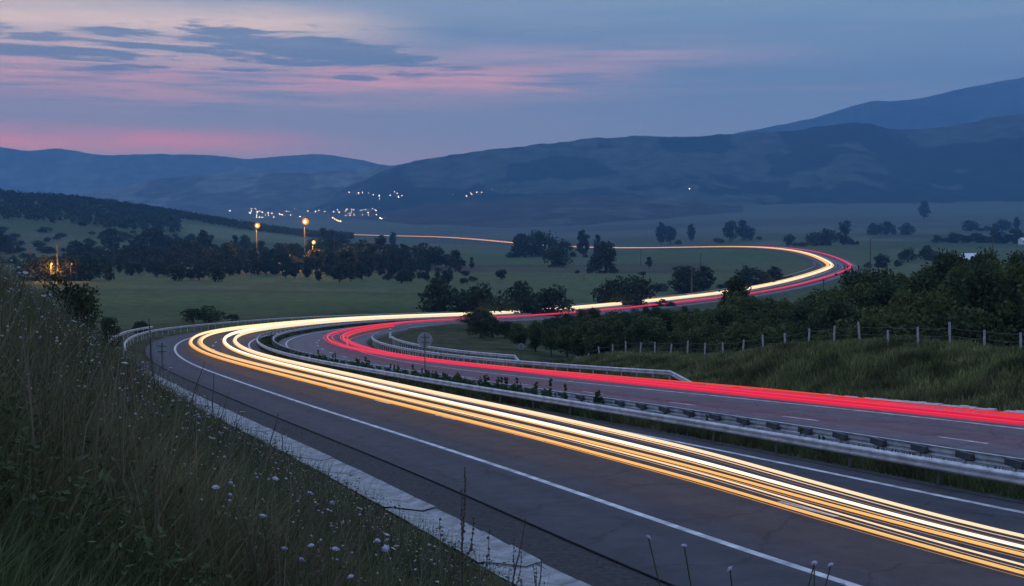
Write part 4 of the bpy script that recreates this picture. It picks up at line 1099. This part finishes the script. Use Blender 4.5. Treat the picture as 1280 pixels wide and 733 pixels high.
utility_pole('pale pole with a white box at its foot beyond the far road leg', 865, 475, 333, 1, True, thick=.30)
utility_pole('thin pole on the field right of the lone valley tree', 801, 900, 311, 1, thick=.22)
utility_pole('thin pole on the meadow left of the small round bush', 730, 640, 344, 0, thick=.16)
utility_pole('dark pole above the bushes inside the far bend', 876, 760, 316, 1, thick=.26)
utility_pole('pale mast standing in the belt right of the third orange lamp', 418, 820, 296, 0, thick=.18)
utility_pole('pole near the foot of the wood, left of the fence, by the far road', 1030, 330, 349, 1, thick=.2)
M['sodium'] = emit('sodium_lamp', (1.0, .30, .03), 1.25)
M['sodium_dim'] = emit('sodium_lamp_dim', (1.0, .22, .03), 1.0)
def lamp(label, px, py, D, base_y, rad=.6, power=3500, mat='sodium', col=(1, .42, .10), twin=False):
    z = (YH - py) / F * D; zb = min((YH - base_y) / F * D, z - 3.); x = (px - CX) / F * D; zg = gz(x, D); zb = min(zb, max(zg, z - 16))
    root = empty('street_lamp', (x, D, zb)); tag(root, label, 'street lamp')
    h = z - zb
    b = MB(); b.tube([(0, 0, -1), (0, 0, h * .5), (0, 0, h - .5)], [.28, .22, .16], 8); b.build('pole', M['steel_dark'], root)
    b = MB(); b.tube([(0, 0, h - .55), (.3, -.3, h - .1), (.9, -1.0, h + rad * .9)], [.12, .10, .10], 6); b.build('arm', M['steel_dark'], root)
    b = MB(); b.lathe((.9, -1.0, h + rad * .86), [(rad * .5, 0), (rad * .52, .12), (rad * .2, .4)], 12); b.build('lamp_hood', M['steel_dark'], root)
    b = MB(); b.lathe((.9, -1.0, h), [(rad * .12, -rad), (rad * .5, -rad * .85), (rad * .85, -rad * .5), (rad, 0), (rad * .85, rad * .5), (rad * .45, rad * .88)], 14); b.build('lamp_globe', M[mat], root, True)
    l = bpy.data.lights.new('lamp_light', 'POINT'); l.energy = power; l.color = col; l.shadow_soft_size = .5
    lo = bpy.data.objects.new('lamp_light', l); COL.objects.link(lo); lo.parent = root; lo.location = (.9, -1.4 - rad, h - .3)
lamp('left of the two bright orange lamps above the dark tree belt', 321, 282, 820, 312, 1.9, 60000)
lamp('brighter right one of the two orange lamps above the dark tree belt', 381, 277, 820, 315, 2.3, 90000)
lamp('low third orange lamp among the trees below the brighter lamp', 391, 303, 800, 318, 1.4, 40000)
lamp('reddish mast lamp beside the lit tree at the far left', 63, 330, 566, 338, .5, 20000, 'sodium_dim', (1, .36, .07))
lamp('small dim orange lamp right of the reddish mast at the far left', 88, 330, 570, 338, .3, 700, 'sodium_dim', (1, .45, .1))
ptree('far', 'leafy_tree', 57, 573, 312, 'tree glowing orange in lamp light at the far left', 20)
utility_pole('tall reddish mast rising beside the lit tree at the far left', 71.5, 568, 305, 1, thick=.22)
utility_pole('thin mast right of the reddish one in the left tree belt', 142, 600, 300, 0, thick=.2)
utility_pole('thin mast left of the lit tree at the far left', 38, 575, 308, 0, thick=.18)
def house(label, px, D, w, d, h, rz, cat='house', group=None, roof='rooftile', wall='house', lit=None, name='house', z=None, win=True):
    p = at(px, D) if z is None else np.array([(px - CX) / F * D, D, z])
    root = empty(name, tuple(p), rz); tag(root, label, cat, group)
    b = MB(); b.box((0, 0, h / 2 - .5), (w, d, h + 1)); b.add([(-w / 2, -d / 2, h), (-w / 2, d / 2, h), (-w / 2, 0, h + d * .32)], [(0, 1, 2)]); b.add([(w / 2, -d / 2, h), (w / 2, d / 2, h), (w / 2, 0, h + d * .32)], [(2, 1, 0)])
    b.build('wall', M[wall], root)
    b = MB(); e = .5
    for sgn in (-1, 1):
        P = [(-w / 2 - e, sgn * (d / 2 + e), h - e * .64), (w / 2 + e, sgn * (d / 2 + e), h - e * .64), (w / 2 + e, 0, h + d * .32), (-w / 2 - e, 0, h + d * .32)]
        P2 = [(a, b_, c + .25) for a, b_, c in P]
        b.add(P + P2, [(0, 1, 2, 3), (7, 6, 5, 4), (0, 4, 5, 1), (1, 5, 6, 2), (3, 7, 4, 0)])
    rf = b.build('roof', M[roof], root)
    b = MB(); b.box((w * .2, d * .15, h + d * .32 + .3), (.7, .7, 1.6))
    if name != 'shed': b.build('chimney', M[wall], rf)
    if win:
        for k in range(max(2, int(w / 3))):
            x = -w / 2 + (k + .5) * w / max(2, int(w / 3)); b = MB(); b.box((x, -d / 2 - .03, h * .55), (1.1, .08, 1.3))
            b.build('window', M['winlit'] if (lit is not None and k == lit) else M['windark'], root)
    return root
M['winlit'] = emit('lit_window', (1., .66, .30), 10.)
M['windark'] = simple('window_glass', (.03, .035, .045), (.05, .055, .065), 1., .1)
house('white roofed shed behind the crest of the wood at the right', 1212, 300, 3.0, 3.2, 1.6, .1, 'shed', None, 'white', 'white', None, 'shed', z=(YH - 331) / F * 300, win=False)
house('pale house gable at the right edge behind the hazy trees', 1279, 1440, 9, 8, 5., .3, 'house', None, 'white', 'white')
house('low building below the left orange lamp', 331, 850, 26, 9, 3.2, .1, 'building', None, 'rooftile', 'house', 3)
for px_, D_, yt_ in [(47, 573, 324), (63, 574, 322), (78, 571, 328), (34, 577, 326), (88, 578, 322), (100, 580, 324), (112, 585, 322)]:
    ptree('farbush', 'bush', px_, D_, yt_, 'low scrub round the reddish mast lamp at the far left', 13, 'scrub round the mast lamp')
# distant village below the mountains: lamps on poles and a few houses
def cast(px, py):
    d = Vector(((px - CX) / F, 1.0, (YH - py) / F)).normalized()
    bpy.context.view_layer.update()
    hit, loc, *_ = SC.ray_cast(bpy.context.evaluated_depsgraph_get(), Vector((d[0] * 900, d[1] * 900, d[2] * 900)), d)
    return loc if hit else None
M['village_lamp'] = emit('village_lamp', (1.0, .80, .55), 34.)
M['village_lamp_orange'] = emit('village_lamp_orange', (1.0, .52, .22), 34.)
M['village_lamp_red'] = emit('village_lamp_red', (1.0, .10, .10), 10.)
VP = [(288.6, 265, 1), (315, 265, .8), (314, 268, .5), (322.5, 266, 1), (325.5, 265, 1), (328.5, 266.5, .7), (322, 270, .8), (321.5, 273, .8), (325, 273, .9), (328.5, 273, 1), (328.8, 270, .6), (336, 267.5, 1), (340.5, 268, .9), (343, 273, .7), (350, 268.7, 1), (352.5, 270, 1), (353.5, 269.5, .8), (356, 269.5, .9), (358.5, 270, .9), (364, 270.5, .7), (395, 266, .8), (399, 264.5, .5), (406.5, 266, .7), (417.5, 266, .4), (424.5, 267, 1.1), (422.5, 264, .5), (443, 270, .7), (457.5, 263.5, .6), (460.5, 267, 1.2), (461, 270.5, .7), (454, 270, .4), (469.5, 264, .6), (466, 262, .4), (437.5, 242, 1.1), (449, 242.3, 1.1), (475, 245.5, 1), (475.3, 250, .6), (488, 245.8, .5), (497, 243, .8), (498.5, 247.5, 1.2), (503, 246.5, .4),
      (565.5, 244.5, .9), (583, 246.2, .6), (589, 243, 1), (590, 244.5, .8), (596, 242.2, .9), (602.3, 242, 1), (615.5, 238.2, .8), (631, 239, .3), (861, 237.5, 1), (475.5, 274.3, 1.5), (477.5, 275, 1.2), (416.5, 274, 1.2), (419, 275.5, 1.5), (421.5, 277, 1.6), (424, 278, 1.3), (426, 278.5, 1.1)]
r2 = np.random.default_rng(77)
VP += [(float(r2.uniform(300, 475)), float(r2.uniform(262, 273)), float(r2.uniform(.25, .6))) for _ in range(26)] + [(float(r2.uniform(430, 510)), float(r2.uniform(241, 250)), float(r2.uniform(.2, .5))) for _ in range(8)]
GV = 'lamps of the distant village'
def village():
    hs = [cast(a, b) for a, b, _ in VP]
    for (a, b, k), p in zip(VP, hs):
        if p is None: continue
        D = p.y; r = .00026 * D * (.55 + .45 * k); red = (a == 615.5); org = rng.random() < .3
        mat = 'village_lamp_red' if red else ('village_lamp_orange' if org else 'village_lamp')
        hpole = max(5., r * 2)
        root = empty('street_lamp', (p.x, p.y - r * 1.5, p.z - 1.)); tag(root, 'tiny light of the distant village below the hazy mountains', 'street lamp', GV)
        key = ('p', round(hpole, 1))
        q = MB(); q.tube([(0, 0, -2), (0, 0, hpole)], [.2, .12], 6); q.build('pole', M['steel_dark'], root)
        q = MB(); q.lathe((0, -.4, hpole), [(r * .2, -r * .65), (r * .55, -r * .4), (r * .7, 0), (r * .5, r * .45), (r * .1, r * .65)], 9); q.build('lamp_globe', M[mat], root, True)
        if rng.random() < .35:
            house('tiny dark house of the distant village below the hazy mountains', CX + F * (p.x + rng.uniform(-30, 30)) / (p.y + 25), p.y + 25, rng.uniform(9, 14), 8, 5, rng.uniform(-.5, .5), 'house', 'houses of the distant village', z=p.z + 0.)
village()

# ------------------------------------------------------------------ air
def haze():
    m = bpy.data.materials.new('haze'); m.use_nodes = True; t = m.node_tree
    t.nodes.remove(t.nodes['Principled BSDF'])
    v = t.nodes.new('ShaderNodeVolumePrincipled'); v.inputs['Color'].default_value = (.23, .55, 1., 1); v.inputs['Density'].default_value = HAZE
    v.inputs['Anisotropy'].default_value = 0.
    t.links.new(v.outputs['Volume'], t.nodes['Material Output'].inputs['Volume'])
    b = MB(); b.box((0, 0, 0), (1, 1, 1)); o = b.build('haze', m)
    o.location = (0, 0, 570); o.scale = (22400, 22400, 1420)
    tag(o, kind='stuff'); return o
HAZE = 1.35e-4
haze()

# ------------------------------------------------------------------ sky: twilight gradient with lit and shaded cloud bands
def world():
    w = bpy.data.worlds.new('World'); SC.world = w; w.use_nodes = True; t = w.node_tree
    bg = t.nodes['Background']; L = t.links
    tc = nd(t, 'ShaderNodeTexCoord'); sp = nd(t, 'ShaderNodeSeparateXYZ'); L.new(tc.outputs['Generated'], sp.inputs['Vector'])
    def mth(op, a, b=None, c=None, clamp=False):
        n = nd(t, 'ShaderNodeMath', operation=op); n.use_clamp = clamp
        for i, v in enumerate((a, b, c)):
            if v is None: continue
            if isinstance(v, (int, float)): n.inputs[i].default_value = v
            else: L.new(v, n.inputs[i])
        return n.outputs[0]
    # bearing and elevation of the sky direction (radians)
    az = mth('ARCTAN2', sp.outputs['X'], sp.outputs['Y'])
    el = mth('ARCSINE', sp.outputs['Z'])
    cb = nd(t, 'ShaderNodeCombineXYZ'); L.new(az, cb.inputs[0]); L.new(el, cb.inputs[1])
    def nz(sx, sy, det=5, rough=.55, off=0., dist=0.):
        mp = nd(t, 'ShaderNodeMapping'); mp.inputs['Scale'].default_value = (sx, sy, 1); mp.inputs['Location'].default_value = (off, off * 1.7, off)
        L.new(cb.outputs[0], mp.inputs['Vector'])
        n = nd(t, 'ShaderNodeTexNoise'); n.inputs['Scale'].default_value = 1; n.inputs['Detail'].default_value = det; n.inputs['Roughness'].default_value = rough; n.inputs['Distortion'].default_value = dist
        L.new(mp.outputs['Vector'], n.inputs['Vector']); return n.outputs['Fac']
    def band(x, c, s, p=2.):
        """1 at c, falling to 0 about s away"""
        d = mth('DIVIDE', mth('SUBTRACT', x, c), s)
        return mth('POWER', 2.718, mth('MULTIPLY', mth('MULTIPLY', d, d), -1.))
    def step(x, a, b):
        n = nd(t, 'ShaderNodeMapRange', interpolation_type='SMOOTHSTEP'); n.inputs['From Min'].default_value = a; n.inputs['From Max'].default_value = b
        L.new(x, n.inputs['Value']); return n.outputs['Result']
    def mul(*a):
        r = a[0]
        for b in a[1:]: r = mth('MULTIPLY', r, b)
        return r
    E = lambda py: math.atan((YH - py) / F); B = lambda px: math.atan((px - CX) / F)
    # clear twilight air, made brighter overhead out of view to raise the ambient light
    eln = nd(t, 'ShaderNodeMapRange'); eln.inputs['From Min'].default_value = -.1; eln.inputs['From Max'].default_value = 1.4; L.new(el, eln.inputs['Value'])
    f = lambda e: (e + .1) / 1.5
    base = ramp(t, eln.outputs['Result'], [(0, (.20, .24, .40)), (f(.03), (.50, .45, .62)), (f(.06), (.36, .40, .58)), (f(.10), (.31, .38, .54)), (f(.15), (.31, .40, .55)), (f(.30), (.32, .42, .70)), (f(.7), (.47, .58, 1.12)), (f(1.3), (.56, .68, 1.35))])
    east = step(az, B(450), B(1250))
    base = mixc(t, mul(east, .75), base, (.24, .40, .62))
    warp = nz(5., 26., 4, .5, 3.)
    elw = mth('ADD', el, mth('MULTIPLY', mth('SUBTRACT', warp, .5), .030))
    elw2 = mth('ADD', el, mth('MULTIPLY', mth('SUBTRACT', nz(9., 60., 4, .6, 8.), .5), .016))
    c = base
    g7 = step(nz(3., 40., 6, .6, 61.), .42, .75)
    c = mixc(t, mul(g7, .45, step(el, E(170), E(40))), c, (.22, .32, .53))
    wisp = mth('ADD', mth('MULTIPLY', nz(5., 85., 7, .62, 91., .4), .65), mth('MULTIPLY', nz(14., 210., 6, .62, 95.), .35))
    w1 = step(wisp, .40, .58)
    # pink horizon glow, left
    g1 = mul(band(elw2, E(181), .008), step(az, B(480), B(180)), step(nz(7., 60., 5, .55, 5.), .12, .50))
    hz = mul(band(el, E(205), .03), step(az, B(900), B(100)), .3)
    c = mixc(t, hz, c, (.80, .42, .52))
    c = mixc(t, mul(g1, .9), c, (1.45, .40, .48))
    # broken pink veil
    g2 = mul(band(elw, E(108), .017), step(az, B(880), B(520)), w1)
    c = mixc(t, mul(g2, .85), c, (1.25, .57, .60))
    g2b = mul(band(elw2, E(101), .011), step(az, B(840), B(700)), step(az, B(-400), B(20)), step(nz(6., 110., 7, .62, 15., .3), .40, .60))
    c = mixc(t, mul(g2b, .9), c, (1.55, .64, .60))
    g3 = mul(band(elw2, E(76), .0085), band(az, B(730), .12), step(nz(5., 90., 6, .6, 21.), .30, .56))
    c = mixc(t, mul(g3, .85), c, (1.0, .60, .66))
    # cream lit layer
    g4 = mul(band(elw2, E(40), .0135), step(az, B(580), B(330)), step(nz(3., 55., 6, .55, 31.), .10, .42))
    c = mixc(t, mul(g4, .95), c, (1.36, .94, .76))
    g4b = mul(band(elw2, E(72), .013), step(az, B(640), B(250)), step(nz(6., 90., 6, .6, 35.), .34, .54))
    c = mixc(t, mul(g4b, .85), c, (1.36, .84, .70))
    # shaded slate clouds over it
    n5 = nz(7., 70., 8, .60, 41., .5); n5b = nz(20., 190., 6, .62, 47.)
    core = mul(band(elw2, E(68), .0185), step(az, B(680), B(470)))
    d5 = step(mth('ADD', mth('ADD', mul(core, .50), mth('MULTIPLY', mth('SUBTRACT', n5, .5), 2.6)), mth('MULTIPLY', mth('SUBTRACT', n5b, .5), .9)), .24, .50)
    d5 = mth('MULTIPLY', d5, step(core, .05, .35))
    c = mixc(t, mul(d5, .92), c, (.15, .245, .40))
    d6 = mul(band(el, E(101), .0026), band(az, B(446), .022)); c = mixc(t, mul(.85, step(mth('ADD', d6, mth('MULTIPLY', mth('SUBTRACT', nz(20., 150., 6, .6, 51.), .5), .9)), .3, .62)), c, (.18, .26, .42))
    d8 = mul(band(elw2, E(45), .0045), band(az, B(600), .05)); c = mixc(t, mul(d8, .75, w1), c, (.16, .26, .44))
    d9 = mul(step(nz(5., 110., 7, .62, 81.), .50, .66), step(el, E(12), E(-20))); c = mixc(t, mul(d9, .6), c, (.2, .31, .48))
    g9 = mul(step(nz(4., 80., 7, .62, 71.), .48, .68), band(el, E(95), .06)); c = mixc(t, mul(g9, .35), c, (.56, .50, .62))
    d10 = mul(step(nz(5., 120., 7, .62, 87.), .52, .68), step(el, E(190), E(120)), step(az, B(-300), B(300))); c = mixc(t, mul(d10, .35), c, (.20, .30, .47))
    sky = nd(t, 'ShaderNodeTexSky', sky_type='NISHITA'); sky.sun_disc = False
    sky.sun_elevation = math.radians(SUN_EL); sky.sun_rotation = math.radians(SUN_AZ); sky.altitude = 500
    c = mixc(t, 1., c, mixc(t, 1., sky.outputs['Color'], (.05, .05, .05), 'MULTIPLY'), 'ADD')
    c = mixc(t, 1., c, (1.06, 1.07, .97), 'MULTIPLY')
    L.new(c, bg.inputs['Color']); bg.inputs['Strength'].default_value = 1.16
SUN_EL, SUN_AZ = 1.0, -42.0
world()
def sun():
    l = bpy.data.lights.new('sun', 'SUN'); l.energy = .03; l.angle = math.radians(20); l.color = (1., .70, .62)
    o = bpy.data.objects.new('sun', l); COL.objects.link(o)
    e, a = math.radians(6), math.radians(SUN_AZ)
    d = Vector((math.sin(a) * math.cos(e), math.cos(a) * math.cos(e), math.sin(e)))
    o.rotation_euler = d.to_track_quat('Z', 'Y').to_euler(); o.location = (0, 0, 300)
sun()

# ------------------------------------------------------------------ camera and view
cam = bpy.data.cameras.new('camera'); co = bpy.data.objects.new('camera', cam); COL.objects.link(co)
cam.sensor_width = 36; cam.lens = 36 * F / 1280; cam.clip_start = .05; cam.clip_end = 60000
co.location = (0, 0, 0); co.rotation_euler = (math.pi / 2 - PITCH, 0, 0)
SC.camera = co
SC.view_settings.view_transform = 'Standard'; SC.view_settings.look = 'None'; SC.view_settings.gamma = 1; SC.view_settings.exposure = 0
SC.view_settings.use_curve_mapping = False
cy = SC.cycles
cy.use_denoising = True; cy.max_bounces = 4; cy.diffuse_bounces = 2; cy.glossy_bounces = 2; cy.transmission_bounces = 2; cy.volume_bounces = 0
cy.transparent_max_bounces = 8; cy.sample_clamp_indirect = 2.; cy.use_light_tree = True
